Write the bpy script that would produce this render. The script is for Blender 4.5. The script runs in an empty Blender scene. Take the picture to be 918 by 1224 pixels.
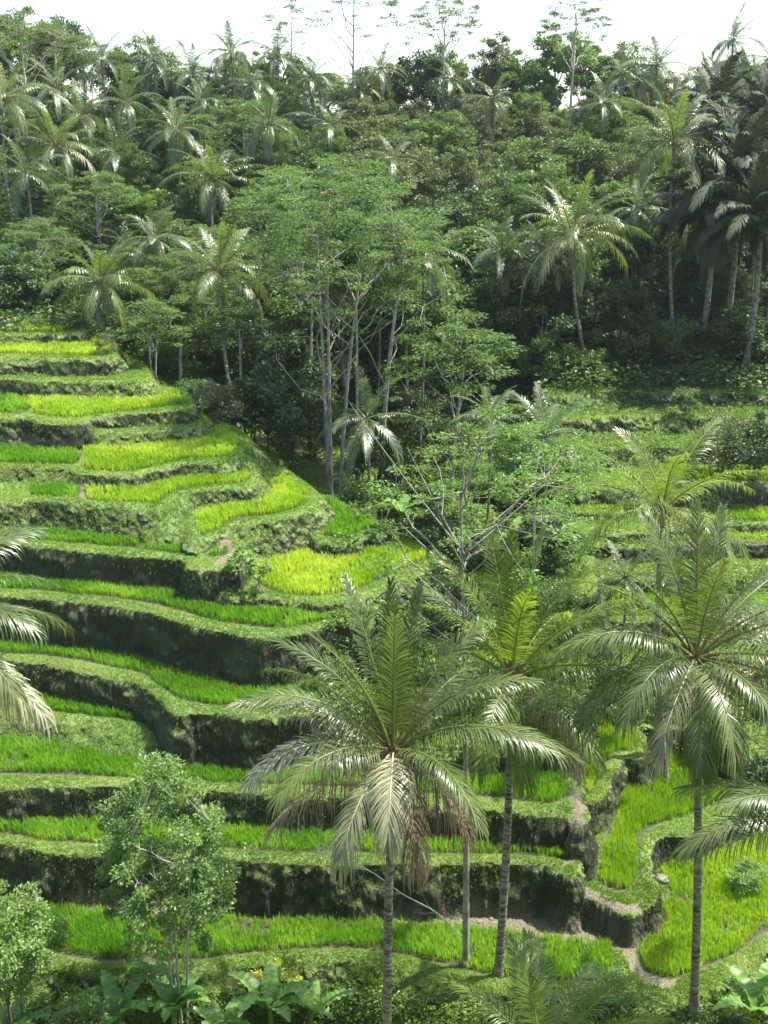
import bpy, math, random
import numpy as np
rng = np.random.default_rng(7)
random.seed(7)
SC = bpy.context.scene
COL = SC.collection
UP = np.array([0., 0., 1.])

# ------------------------------------------------------------------ camera model
F = 1375.0
PITCH = math.radians(17.8)
CP, SP = math.cos(PITCH), math.sin(PITCH)


def slope(py):
    v = -(py - 612.0) / F
    return (SP - v * CP) / (CP + v * SP)


def at_z(px, py, z):
    u = (px - 459.0) / F
    v = -(py - 612.0) / F
    d = (u, CP + v * SP, -SP + v * CP)
    t = z / d[2]
    return d[0] * t, d[1] * t


def at_y(px, py, Y):
    u = (px - 459.0) / F
    v = -(py - 612.0) / F
    d = (u, CP + v * SP, -SP + v * CP)
    t = Y / d[1]
    return d[0] * t, Y, d[2] * t


# ------------------------------------------------------------------ object helpers
def mesh_np(name, V, quads=None, tris=None, mat=None, parent=None, var=None, smooth=False, attrs=None):
    V = np.asarray(V, dtype=np.float32).reshape(-1, 3)
    me = bpy.data.meshes.new(name)
    nq = 0 if quads is None else len(quads)
    nt = 0 if tris is None else len(tris)
    loops = []
    if nq:
        loops.append(np.asarray(quads, dtype=np.int32).ravel())
    if nt:
        loops.append(np.asarray(tris, dtype=np.int32).ravel())
    loops = np.concatenate(loops)
    me.vertices.add(len(V))
    me.vertices.foreach_set('co', V.ravel())
    me.loops.add(len(loops))
    me.loops.foreach_set('vertex_index', loops)
    me.polygons.add(nq + nt)
    starts = np.concatenate([np.arange(nq) * 4, nq * 4 + np.arange(nt) * 3]).astype(np.int32)
    tot = np.concatenate([np.full(nq, 4), np.full(nt, 3)]).astype(np.int32)
    me.polygons.foreach_set('loop_start', starts)
    me.polygons.foreach_set('loop_total', tot)
    if smooth:
        me.polygons.foreach_set('use_smooth', np.ones(nq + nt, dtype=bool))
    me.update(calc_edges=True)
    if var is not None:
        a = me.attributes.new('var', 'FLOAT', 'FACE')
        a.data.foreach_set('value', np.asarray(var, dtype=np.float32))
    if attrs:
        for k, v in attrs.items():
            a = me.attributes.new(k, 'FLOAT', 'POINT')
            a.data.foreach_set('value', np.asarray(v, dtype=np.float32))
    if mat is not None:
        me.materials.append(mat)
    ob = bpy.data.objects.new(name, me)
    COL.objects.link(ob)
    if parent is not None:
        ob.parent = parent
    return ob


def thing(name, label, cat, loc=(0, 0, 0), rz=0.0, group=None, sc=1.0):
    o = bpy.data.objects.new(name, None)
    o.empty_display_size = 0.3
    COL.objects.link(o)
    o.location = loc
    o.rotation_euler = (0, 0, rz)
    o.scale = (sc, sc, sc) if not isinstance(sc, tuple) else sc
    o['label'] = label
    o['category'] = cat
    if group:
        o['group'] = group
    return o


def dup(root, loc, rz, label, group=None, sc=1.0):
    r = root.copy()
    COL.objects.link(r)
    r.location = loc
    r.rotation_euler = (0, 0, rz)
    r.scale = (sc, sc, sc) if not isinstance(sc, tuple) else sc
    r['label'] = label
    if group:
        r['group'] = group
    for ch in root.children:
        c = ch.copy()
        COL.objects.link(c)
        c.parent = r
    return r


class Acc:
    """collects geometry for one mesh"""
    def __init__(s):
        s.V = []; s.Q = []; s.T = []; s.n = 0; s.vq = []; s.vt = []

    def add(s, V, Q=None, T=None, vq=None, vt=None):
        V = np.asarray(V).reshape(-1, 3)
        s.V.append(V)
        if Q is not None and len(Q):
            Q = np.asarray(Q).reshape(-1, 4)
            s.Q.append(Q + s.n)
            s.vq.append(np.zeros(len(Q)) + 0.5 if vq is None else np.asarray(vq))
        if T is not None and len(T):
            T = np.asarray(T).reshape(-1, 3)
            s.T.append(T + s.n)
            s.vt.append(np.zeros(len(T)) + 0.5 if vt is None else np.asarray(vt))
        s.n += len(V)

    def build(s, name, mat, parent=None, smooth=False):
        V = np.concatenate(s.V)
        Q = np.concatenate(s.Q) if s.Q else None
        T = np.concatenate(s.T) if s.T else None
        var = np.concatenate(s.vq + s.vt)
        return mesh_np(name, V, Q, T, mat, parent, var, smooth)


def nrm(a):
    return a / np.maximum(np.linalg.norm(a, axis=-1, keepdims=True), 1e-9)


def tube(acc, pts, radii, sides=6, var=0.5):
    pts = np.asarray(pts, float)
    n = len(pts)
    radii = np.asarray(radii, float)
    T = nrm(np.gradient(pts, axis=0))
    ref = np.where(np.abs(T[:, 2:3]) > 0.9, np.array([[1., 0, 0]]), UP[None])
    S = nrm(np.cross(T, ref))
    for i in range(1, n):
        if (S[i] * S[i - 1]).sum() < 0:
            S[i] = -S[i]
    B = np.cross(T, S)
    a = np.arange(sides) / sides * 2 * np.pi
    R = pts[:, None] + radii[:, None, None] * (np.cos(a)[None, :, None] * S[:, None] + np.sin(a)[None, :, None] * B[:, None])
    i = np.arange(n - 1)[:, None] * sides
    j = np.arange(sides)[None]
    j2 = (j + 1) % sides
    Q = np.stack([i + j, i + j2, i + sides + j2, i + sides + j], -1).reshape(-1, 4)
    acc.add(R.reshape(-1, 3), Q, vq=np.full(len(Q), var))


def bez(p0, p1, p2, n=6):
    t = np.linspace(0, 1, n)[:, None]
    return (1 - t) ** 2 * np.asarray(p0) + 2 * t * (1 - t) * np.asarray(p1) + t ** 2 * np.asarray(p2)


def leaves(acc, C, D, N, L, W, var, bend=0.15):
    """rhombus leaves: centre of base C, direction D, normal N"""
    D = nrm(D)
    S = nrm(np.cross(D, N))
    N = np.cross(S, D)
    L = np.asarray(L).reshape(-1, 1) * np.ones((len(C), 1))
    W = np.asarray(W).reshape(-1, 1) * np.ones((len(C), 1))
    b = C
    m = C + D * L * 0.45 + N * L * 0.06
    tip = C + D * L - UP * L * bend
    V = np.stack([b, m + S * W * 0.5, tip, m - S * W * 0.5], 1)
    n = len(C)
    acc.add(V.reshape(-1, 3), np.arange(n * 4).reshape(n, 4), vq=var)


# ------------------------------------------------------------------ materials
def nodes_of(m):
    m.use_nodes = True
    nt = m.node_tree
    nt.nodes.clear()
    return nt, nt.nodes, nt.links


def ramp(nt, fac, stops):
    r = nt.nodes.new('ShaderNodeValToRGB')
    el = r.color_ramp.elements
    while len(el) > 1:
        el.remove(el[-1])
    el[0].position = stops[0][0]
    el[0].color = (*stops[0][1], 1)
    for p, c in stops[1:]:
        e = el.new(p)
        e.color = (*c, 1)
    nt.links.new(fac, r.inputs[0])
    return r.outputs[0]


def noise(nt, scale, detail=3, rough=0.55, vec=None):
    n = nt.nodes.new('ShaderNodeTexNoise')
    n.inputs['Scale'].default_value = scale
    n.inputs['Detail'].default_value = detail
    n.inputs['Roughness'].default_value = rough
    if vec is not None:
        nt.links.new(vec, n.inputs['Vector'])
    return n.outputs['Fac']


def math_(nt, op, a, b=None, clamp=False):
    n = nt.nodes.new('ShaderNodeMath')
    n.operation = op
    n.use_clamp = clamp
    for i, v in enumerate((a, b)):
        if v is None:
            continue
        if isinstance(v, (int, float)):
            n.inputs[i].default_value = v
        else:
            nt.links.new(v, n.inputs[i])
    return n.outputs[0]


def mixc(nt, fac, a, b):
    n = nt.nodes.new('ShaderNodeMix')
    n.data_type = 'RGBA'
    for sock, v in ((n.inputs[0], fac), (n.inputs[6], a), (n.inputs[7], b)):
        if isinstance(v, (int, float)):
            sock.default_value = v
        elif isinstance(v, tuple):
            sock.default_value = (*v, 1)
        else:
            nt.links.new(v, sock)
    return n.outputs[2]


def leaf_mat(name, stops, rough=0.5, trans=0.35, spec=0.5, objvar=0.25, tcol=None):
    m = bpy.data.materials.new(name)
    nt, N, L = nodes_of(m)
    at = N.new('ShaderNodeAttribute'); at.attribute_name = 'var'
    oi = N.new('ShaderNodeObjectInfo')
    f = math_(nt, 'ADD', at.outputs['Fac'], math_(nt, 'MULTIPLY', math_(nt, 'SUBTRACT', oi.outputs['Random'], 0.5), objvar))
    c = ramp(nt, f, stops)
    p = N.new('ShaderNodeBsdfPrincipled')
    L.new(c, p.inputs['Base Color'])
    p.inputs['Roughness'].default_value = rough
    p.inputs['Specular IOR Level'].default_value = spec
    t = N.new('ShaderNodeBsdfTranslucent')
    tc = mixc(nt, 1.0, c, c)
    hs = N.new('ShaderNodeHueSaturation')
    hs.inputs['Hue'].default_value = 0.5
    hs.inputs['Saturation'].default_value = 1.1
    hs.inputs['Value'].default_value = 1.7
    L.new(tc, hs.inputs['Color'])
    L.new(hs.outputs[0], t.inputs['Color'])
    mx = N.new('ShaderNodeMixShader'); mx.inputs[0].default_value = trans
    L.new(p.outputs[0], mx.inputs[1]); L.new(t.outputs[0], mx.inputs[2])
    o = N.new('ShaderNodeOutputMaterial')
    L.new(mx.outputs[0], o.inputs[0])
    return m


def solid_mat(name, c1, c2, scale=6, rough=0.8, bump=0.4, stretch=None, spec=0.3):
    m = bpy.data.materials.new(name)
    nt, N, L = nodes_of(m)
    tc = N.new('ShaderNodeTexCoord')
    vec = tc.outputs['Object']
    if stretch:
        mp = N.new('ShaderNodeMapping'); mp.inputs['Scale'].default_value = stretch
        L.new(vec, mp.inputs[0]); vec = mp.outputs[0]
    n = noise(nt, scale, 5, 0.65, vec)
    c = ramp(nt, n, [(0.38, c1), (0.62, c2)])
    p = N.new('ShaderNodeBsdfPrincipled')
    L.new(c, p.inputs['Base Color'])
    p.inputs['Roughness'].default_value = rough
    p.inputs['Specular IOR Level'].default_value = spec
    b = N.new('ShaderNodeBump'); b.inputs['Strength'].default_value = bump; b.inputs['Distance'].default_value = 0.03
    L.new(n, b.inputs['Height']); L.new(b.outputs[0], p.inputs['Normal'])
    o = N.new('ShaderNodeOutputMaterial')
    L.new(p.outputs[0], o.inputs[0])
    return m


M = {}
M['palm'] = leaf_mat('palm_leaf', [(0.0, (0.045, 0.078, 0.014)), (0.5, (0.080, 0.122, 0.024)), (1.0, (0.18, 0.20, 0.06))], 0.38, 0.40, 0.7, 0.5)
M['palm_far'] = leaf_mat('palm_leaf_dimmed', [(0.0, (0.035, 0.066, 0.016)), (0.5, (0.064, 0.102, 0.026)), (1.0, (0.15, 0.17, 0.06))], 0.38, 0.30, 0.7)  # same palm leaf for distant crowns, its colour dimmed for their distance
M['palm_fresh'] = leaf_mat('palm_leaf_fresh', [(0.0, (0.065, 0.115, 0.016)), (0.5, (0.12, 0.18, 0.026)), (1.0, (0.24, 0.27, 0.06))], 0.40, 0.48, 0.6)
M['palm_dry'] = leaf_mat('palm_leaf_dry', [(0.0, (0.09, 0.055, 0.035)), (0.6, (0.22, 0.15, 0.10)), (1.0, (0.36, 0.30, 0.22))], 0.6, 0.2, 0.3)
M['palm_old'] = leaf_mat('palm_leaf_old', [(0.0, (0.13, 0.14, 0.07)), (0.6, (0.25, 0.25, 0.14)), (1.0, (0.42, 0.38, 0.25))], 0.42, 0.2, 0.6)
M['palm_yellow'] = leaf_mat('palm_leaf_yellow', [(0.0, (0.14, 0.17, 0.02)), (0.6, (0.34, 0.30, 0.03)), (1.0, (0.5, 0.36, 0.03))], 0.45, 0.3, 0.5)
M['sugar'] = leaf_mat('sugar_palm_leaf', [(0.0, (0.018, 0.026, 0.012)), (0.6, (0.034, 0.048, 0.020)), (1.0, (0.055, 0.08, 0.03))], 0.62, 0.14, 0.3)
M['dark'] = leaf_mat('leaf_dark', [(0.0, (0.022, 0.050, 0.010)), (0.6, (0.042, 0.085, 0.017)), (1.0, (0.08, 0.135, 0.03))], 0.48, 0.28, 0.45)
M['mid'] = leaf_mat('leaf_mid', [(0.0, (0.045, 0.088, 0.016)), (0.6, (0.080, 0.142, 0.025)), (1.0, (0.13, 0.20, 0.04))], 0.5, 0.33, 0.45)
M['olive'] = leaf_mat('leaf_olive', [(0.0, (0.055, 0.080, 0.024)), (0.6, (0.095, 0.125, 0.038)), (1.0, (0.15, 0.18, 0.065))], 0.5, 0.3, 0.4)
M['light'] = leaf_mat('leaf_light', [(0.0, (0.065, 0.125, 0.02)), (0.6, (0.105, 0.19, 0.03)), (1.0, (0.17, 0.26, 0.05))], 0.5, 0.38, 0.4)
M['feather'] = leaf_mat('leaf_feathery', [(0.0, (0.060, 0.110, 0.026)), (0.6, (0.090, 0.155, 0.036)), (1.0, (0.14, 0.21, 0.055))], 0.55, 0.35, 0.3)
M['silver'] = leaf_mat('leaf_silvery', [(0.0, (0.075, 0.14, 0.03)), (0.6, (0.145, 0.23, 0.055)), (1.0, (0.26, 0.36, 0.12))], 0.48, 0.38, 0.45)
M['banana'] = leaf_mat('leaf_banana', [(0.0, (0.08, 0.17, 0.03)), (0.5, (0.13, 0.25, 0.05)), (1.0, (0.26, 0.38, 0.11))], 0.42, 0.42, 0.45)
M['yellow'] = leaf_mat('leaf_yellow', [(0.0, (0.25, 0.3, 0.02)), (1.0, (0.65, 0.6, 0.05))], 0.5, 0.3, 0.4)
M['under'] = leaf_mat('undergrowth_leaf', [(0.0, (0.04, 0.08, 0.014)), (0.6, (0.085, 0.15, 0.025)), (1.0, (0.15, 0.23, 0.045))], 0.5, 0.35, 0.4)
M['grass'] = leaf_mat('bank_grass', [(0.0, (0.085, 0.155, 0.020)), (0.55, (0.15, 0.25, 0.032)), (0.85, (0.23, 0.32, 0.055)), (1.0, (0.34, 0.34, 0.12))], 0.5, 0.36, 0.3)
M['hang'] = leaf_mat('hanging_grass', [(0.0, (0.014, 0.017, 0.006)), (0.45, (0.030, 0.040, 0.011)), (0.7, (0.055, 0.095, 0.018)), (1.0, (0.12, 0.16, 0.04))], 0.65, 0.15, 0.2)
M['rice_green'] = leaf_mat('rice_green', [(0.0, (0.070, 0.18, 0.012)), (0.5, (0.125, 0.275, 0.018)), (1.0, (0.24, 0.39, 0.045))], 0.5, 0.42, 0.35)
M['rice_lime'] = leaf_mat('rice_lime', [(0.0, (0.11, 0.22, 0.012)), (0.5, (0.185, 0.325, 0.020)), (1.0, (0.31, 0.42, 0.05))], 0.5, 0.42, 0.35)
M['rice_yellow'] = leaf_mat('rice_yellow', [(0.0, (0.15, 0.27, 0.014)), (0.5, (0.25, 0.385, 0.028)), (1.0, (0.42, 0.50, 0.07))], 0.5, 0.42, 0.35)
M['palm_trunk'] = solid_mat('palm_trunk', (0.045, 0.036, 0.026), (0.27, 0.24, 0.19), 2.6, 0.9, 1.0, (1, 1, 4))
M['bark_pale'] = solid_mat('bark_pale', (0.20, 0.185, 0.15), (0.42, 0.39, 0.33), 4.0, 0.8, 0.3, (1, 1, 0.4))
M['bark_grey'] = solid_mat('bark_grey', (0.13, 0.12, 0.095), (0.30, 0.275, 0.23), 4.0, 0.85, 0.3, (1, 1, 0.4))
M['bark'] = solid_mat('bark', (0.07, 0.055, 0.04), (0.17, 0.14, 0.11), 5.0, 0.85, 0.5, (1, 1, 0.3))
M['dead'] = solid_mat('dead_wood', (0.3, 0.26, 0.21), (0.5, 0.46, 0.4), 8.0, 0.8, 0.3)
M['fibre'] = solid_mat('palm_fibre', (0.08, 0.045, 0.02), (0.36, 0.22, 0.09), 14.0, 0.9, 0.6)
M['nut'] = solid_mat('coconut_husk', (0.10, 0.09, 0.025), (0.24, 0.17, 0.06), 5.0, 0.5, 0.2)
M['stone'] = solid_mat('channel_stone', (0.10, 0.09, 0.075), (0.28, 0.26, 0.23), 3.0, 0.8, 0.5)
M['earth'] = solid_mat('bare_earth', (0.05, 0.035, 0.022), (0.14, 0.105, 0.07), 4.0, 0.95, 0.8)

# ------------------------------------------------------------------ terrace levels
Z = {'A': -slope(1150) * 38.0}


def link(z0, px, yb, yt, k):
    Y = at_z(px, yb, z0)[1]
    Y = at_z(px, yb + 90.0 / Y, z0)[1]
    s = slope(yt)
    return -s * (Y - z0 / k) / (1 + s / k)


for a_, b_, x_, yb_, yt_, k_ in [
    ('A', 'B', 500, 1093, 1032, 6), ('B', 'C', 140, 978, 940, 6), ('C', 'D', 100, 893, 862, .8), ('D', 'E', 100, 842, 805, 6),
    ('E', 'F', 100, 776, 720, 6), ('F', 'G', 150, 701, 664, 6), ('F', 'M', 320, 726, 715, 3), ('G', 'H', 100, 636, 600, 1.5),
    ('M', 'N', 315, 676, 624, .8), ('M', 'P', 412, 663, 650, 4), ('H', 'I', 150, 583, 568, 3), ('I', 'K', 75, 537, 507, 4),
    ('K', 'L', 150, 476, 457, 1.6), ('L', 'O', 50, 448, 429, 3), ('O', 'Q', 50, 411, 401, 3),
    ('A', 'R2', 810, 1028, 997, 5), ('R2', 'R3', 757, 938, 903, 5), ('R2', 'R4', 815, 899, 870, 4), ('R4', 'R4a', 850, 856, 838, 3),
    ('R4a', 'R4b', 850, 812, 795, 3), ('R4b', 'R5', 850, 756, 737, 3), ('R5', 'R5b', 850, 708, 690, 3), ('R5b', 'R6', 900, 665, 648, 3),
    ('R6', 'R7', 900, 637, 627, 3), ('R7', 'R7b', 715, 620, 612, 3), ('R7', 'R8', 850, 605, 578, 4), ('R8', 'R9', 850, 558, 535, 2), ('R9', 'R10', 850, 518, 500, 2),
    ('R10', 'R11', 850, 486, 470, 2), ('R11', 'R12', 850, 455, 440, 2),
    ('C', 'S1', 600, 925, 903, 3), ('S1', 'S2', 600, 872, 852, 3), ('S2', 'S3', 600, 822, 802, 3), ('S3', 'S4', 600, 778, 757, 3), ('S4', 'S5', 600, 737, 717, 3)]:
    Z[b_] = link(Z[a_], x_, yb_, yt_, k_)
Z['K1'] = Z['I'] * 0.5 + Z['K'] * 0.5
print({k: round(v, 2) for k, v in Z.items()})

TERR = [
    ('A', 1.3, [(-160, 1128), (-60, 1135), (0, 1142), (60, 1155), (130, 1166), (220, 1160), (300, 1152), (380, 1146), (460, 1153), (530, 1169), (600, 1183), (680, 1186), (740, 1192), (800, 1194), (840, 1183), (880, 1163), (918, 1138), (1050, 1085)],
     [(1050, 950), (850, 985), (760, 1030), (700, 1060), (400, 1055), (-160, 1045)]),
    ('B', 7, [(-160, 1000), (0, 1008), (65, 1020), (140, 1021), (230, 1026), (320, 1030), (375, 1032), (458, 1033), (508, 1031), (608, 1032), (650, 1035), (668, 1041), (681, 1050), (690, 1042), (692, 1020), (694, 985)],
     [(640, 945), (300, 935), (-160, 925)]),
    ('R2', 7, [(655, 1050), (690, 1065), (722, 1079), (750, 1093), (766, 1086), (781, 1078), (787, 1066), (780, 1045), (778, 1020), (785, 1006), (800, 999), (827, 997), (850, 988), (880, 972), (925, 950), (1050, 925)],
     [(1050, 830), (760, 850), (715, 900), (700, 960), (680, 1010)]),
    ('C', 7, [(-160, 935), (0, 943), (40, 939), (140, 940), (230, 945), (350, 951), (450, 956), (560, 965), (620, 972), (680, 975), (697, 983), (702, 972), (694, 955), (686, 935)],
     [(690, 890), (300, 870), (-160, 850)]),
    ('R3', 6, [(686, 962), (712, 956), (728, 943), (735, 918), (745, 905), (768, 903), (770, 890)], [(762, 868), (700, 860), (684, 920)]),
    ('D', 0.8, [(-160, 842), (0, 852), (59, 857), (120, 864), (170, 873), (205, 880), (222, 877), (228, 855)], [(200, 825), (0, 790), (-160, 785)]),
    ('E', 7, [(-160, 785), (0, 790), (65, 797), (110, 806), (160, 816), (190, 832), (212, 855), (235, 850), (300, 857), (350, 855), (390, 850), (415, 838), (420, 820), (400, 790)],
     [(300, 765), (100, 735), (-160, 725)]),
    ('F', 7, [(-160, 708), (0, 713), (50, 716), (100, 720), (150, 727), (190, 736), (230, 745), (270, 757), (330, 761), (360, 757), (390, 750), (430, 745), (450, 735), (440, 715)],
     [(300, 690), (100, 665), (-160, 655)]),
    ('M', 3, [(255, 706), (263, 713), (283, 717), (320, 714), (355, 717), (385, 723), (430, 715), (470, 700), (510, 683), (524, 668), (520, 655), (500, 645), (440, 635)],
     [(380, 625), (300, 640), (265, 690)]),
    ('G', 7, [(-160, 642), (0, 650), (70, 656), (140, 663), (215, 669), (228, 680), (268, 681), (280, 676), (284, 662), (278, 648), (262, 640)],
     [(240, 615), (100, 600), (-160, 595)]),
    ('H', 1.5, [(-160, 600), (0, 601), (40, 598), (90, 600), (120, 603), (170, 607), (198, 610), (205, 600), (215, 593), (230, 588), (265, 585), (300, 581), (308, 574), (310, 560), (300, 540)],
     [(200, 530), (-160, 540)]),
    ('N', 1.5, [(228, 650), (245, 646), (270, 635), (279, 627), (325, 623), (362, 613), (380, 602), (376, 590), (362, 575), (340, 560)], [(310, 560), (250, 590), (222, 620)]),
    ('P', 3, [(380, 650), (398, 651), (426, 648), (437, 640), (457, 642), (463, 634), (440, 618), (415, 605), (388, 593)], [(360, 605)]),
    ('I', 2.0, [(-160, 556), (0, 558), (86, 560), (92, 564), (103, 567), (160, 569), (175, 565), (200, 559), (230, 555), (258, 554), (283, 550), (293, 541), (295, 528), (283, 514), (255, 503)], [(200, 490), (-160, 500)]),
    ('K1', 0.9, [(108, 518), (150, 518), (200, 514), (234, 508), (242, 496)], [(220, 480), (108, 490)]),
    ('K', 4, [(-160, 498), (0, 500), (40, 502), (50, 507), (103, 507), (113, 499), (185, 494), (213, 490), (226, 492), (233, 484), (222, 470), (200, 463)], [(100, 445), (-160, 445)]),
    ('L', 1.6, [(-160, 452), (0, 454), (60, 457), (125, 457), (173, 457), (181, 450), (176, 440), (160, 430)], [(100, 418), (-160, 415)]),
    ('O', 2.5, [(-160, 426), (0, 428), (75, 430), (133, 428), (141, 422), (136, 412), (120, 403)], [(60, 390), (-160, 390)]),
    ('Q', 2.5, [(-160, 400), (0, 401), (93, 401), (105, 396), (99, 387), (85, 378)], [(0, 368), (-160, 368)]),
    ('R4', 4, [(762, 866), (784, 866), (815, 870), (850, 882), (868, 893), (890, 910), (930, 905), (1050, 890)], [(1050, 815), (770, 815)]),
    ('R4a', 3, [(715, 845), (740, 842), (850, 838), (920, 842), (1050, 845)], [(1050, 770), (715, 770)]),
    ('R4b', 3, [(705, 798), (760, 796), (850, 795), (920, 798), (1050, 800)], [(1050, 715), (710, 715)]),
    ('R5', 2.5, [(700, 738), (760, 743), (802, 741), (860, 738), (918, 735), (1050, 735)], [(1050, 665), (700, 670)]),
    ('R5b', 2, [(690, 690), (760, 694), (850, 690), (920, 690), (1050, 692)], [(1050, 630), (700, 635)]),
    ('R6', 3, [(695, 650), (760, 655), (850, 648), (918, 650), (1050, 652)], [(1050, 605), (695, 610)]),
    ('R7', 3, [(685, 634), (735, 637), (775, 637), (850, 628), (918, 627), (1050, 627)], [(1050, 580), (690, 590)]),
    ('R7b', 3, [(680, 610), (695, 613), (738, 613), (745, 606), (740, 590)], [(690, 575)]),
    ('R8', 3.5, [(690, 585), (740, 586), (790, 580), (821, 578), (918, 580), (1050, 583)], [(1050, 535), (690, 540)]),
    ('R9', 1.6, [(640, 542), (720, 536), (850, 535), (1050, 538)], [(1050, 490), (650, 490)]),
    ('R10', 1.5, [(650, 505), (760, 498), (850, 500), (1050, 501)], [(1050, 455), (650, 455)]),
    ('R11', 1.5, [(655, 472), (760, 468), (850, 470), (1050, 470)], [(1050, 425), (660, 425)]),
    ('R12', 1.5, [(670, 440), (760, 438), (850, 440), (1050, 442)], [(1050, 405), (670, 405)]),
    ('S1', 5, [(420, 900), (520, 906), (620, 903), (684, 900)], [(680, 850), (420, 845)]),
    ('S2', 5, [(410, 850), (520, 855), (620, 852), (690, 850)], [(690, 790), (410, 790)]),
    ('S3', 5, [(410, 800), (520, 805), (620, 802), (695, 802)], [(695, 745), (420, 745)]),
    ('S4', 5, [(450, 757), (540, 760), (620, 757), (715, 757)], [(715, 700), (450, 705)]),
    ('S5', 5, [(480, 716), (540, 720), (620, 717), (710, 718)], [(710, 665), (500, 665)]),
]


def catmull(P, n=6):
    P = np.asarray(P, float)
    Pe = np.vstack([2 * P[0] - P[1], P, 2 * P[-1] - P[-2]])
    out = []
    for i in range(1, len(Pe) - 2):
        t = np.linspace(0, 1, n, endpoint=False)[:, None]
        a, b, c, d = Pe[i - 1], Pe[i], Pe[i + 1], Pe[i + 2]
        out.append(0.5 * (2 * b + (c - a) * t + (2 * a - 5 * b + 4 * c - d) * t ** 2 + (3 * b - a - 3 * c + d) * t ** 3))
    out.append(P[-1:])
    return np.vstack(out)


def sdf(px, py, poly):
    """signed distance, positive inside"""
    d = np.full(px.shape, 1e9)
    ins = np.zeros(px.shape, bool)
    n = len(poly)
    for i in range(n):
        x1, y1 = poly[i]; x2, y2 = poly[(i + 1) % n]
        ex, ey = x2 - x1, y2 - y1
        l2 = ex * ex + ey * ey + 1e-12
        t = np.clip(((px - x1) * ex + (py - y1) * ey) / l2, 0, 1)
        dd = (px - x1 - t * ex) ** 2 + (py - y1 - t * ey) ** 2
        np.minimum(d, dd, out=d)
        if y1 != y2:
            c = ((y1 > py) != (y2 > py)) & (px < ex * (py - y1) / ey + x1)
            ins ^= c
    d = np.sqrt(d)
    return np.where(ins, d, -d)


POLY = {}
for nm, st, lip, back in TERR:
    w = [at_z(x, y, Z[nm]) for x, y in catmull(lip)]
    w += [at_z(x, y, Z[nm]) for x, y in back]
    POLY[nm] = np.array(w)

# smooth value noise in numpy
_perm = rng.random((256, 256))


def vnoise(x, y, s=1.0, o=0):
    x = x * s + 37.3 + o * 11.7; y = y * s + 91.1 + o * 5.3
    xi = np.floor(x).astype(int); yi = np.floor(y).astype(int)
    fx = x - xi; fy = y - yi
    fx = fx * fx * (3 - 2 * fx); fy = fy * fy * (3 - 2 * fy)
    g = lambda a, b: _perm[a & 255, b & 255]
    return (g(xi, yi) * (1 - fx) + g(xi + 1, yi) * fx) * (1 - fy) + (g(xi, yi + 1) * (1 - fx) + g(xi + 1, yi + 1) * fx) * fy - 0.5


CT = np.array([
    # X, Y, z
    (0, -8, 0), (-30, -8, 0), (30, -8, 0), (0, 2, -4), (-20, 2, -4), (20, 2, -4), (0, 12, -22), (-25, 12, -22), (25, 12, -22), (0, 20, -31), (-20, 20, -31), (25, 20, -31),
    (-20, 28, -36), (-5, 28, -36.5), (8, 28, -36), (22, 28, -35), (-20, 35, -34), (-8, 35, -34.5), (4, 35, -34), (14, 34.5, -33), (25, 35, -32.5),
    (-20, 42, -32.5), (-5, 42, -33), (10, 42, -33), (25, 42, -32), (-22, 50, -29), (-8, 50, -30), (4, 50, -30.5), (14, 50, -31), (28, 50, -30),
    (-25, 60, -24), (-10, 60, -25.5), (1, 60, -26), (9, 60, -28.5), (16, 62, -28.5), (30, 62, -27), (-28, 72, -20), (-14, 72, -21.5), (-5, 72, -23), (3, 74, -25.5), (12, 74, -26), (24, 76, -24.5), (40, 76, -23),
    (-34, 84, -17.5), (-20, 84, -18), (-10, 84, -21), (0, 85, -23.5), (12, 86, -22.5), (26, 87, -21), (45, 87, -20),
    (-38, 97, -14.5), (-22, 97, -15.2), (-10, 97, -18.5), (2, 98, -20), (14, 98, -18.3), (28, 98, -17.5), (48, 98, -16),
    (-45, 115, -9.5), (-20, 115, -10), (0, 115, -14), (20, 115, -12), (50, 115, -11), (-50, 140, -3.5), (-20, 140, -4), (0, 140, -6.5), (25, 140, -4.5), (60, 140, -3.5),
    (-70, 170, 2), (-20, 170, 2), (20, 170, 1.5), (70, 170, 2.5), (-90, 200, 1), (0, 200, 0), (90, 200, 1), (-150, 250, -12), (0, 250, -12), (150, 250, -12), (0, 400, -26), (-250, 400, -26), (250, 400, -26),
    (-70, 50, -24), (-80, 90, -12), (-120, 140, -2), (75, 50, -24), (85, 90, -12), (120, 140, -2), (-70, 10, -18), (75, 10, -18), (-200, 60, -10), (200, 60, -10), (-250, 200, -8), (250, 200, -8)], float)


def _tps(r2):
    return r2 * np.log(r2 + 1e-6) * 0.5


_sc = 50.0
_c = CT[:, :2] / _sc
_d2 = ((_c[:, None] - _c[None]) ** 2).sum(-1)
_A = _tps(_d2) + np.eye(len(_c)) * 0.003
_Pm = np.hstack([np.ones((len(_c), 1)), _c])
_S = np.block([[_A, _Pm], [_Pm.T, np.zeros((3, 3))]])
_w = np.linalg.solve(_S, np.concatenate([CT[:, 2], np.zeros(3)]))


def base_h(x, y):
    xs = np.clip(x, -260, 260) / _sc; ys = np.clip(y, -20, 410) / _sc
    h = _w[-3] + _w[-2] * xs + _w[-1] * ys
    for i in range(len(_c)):
        h = h + _w[i] * _tps((xs - _c[i, 0]) ** 2 + (ys - _c[i, 1]) ** 2)
    h = h + 0.9 * vnoise(x, y, 0.16, 3) + 0.35 * vnoise(x, y, 0.6, 4)
    return h


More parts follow.
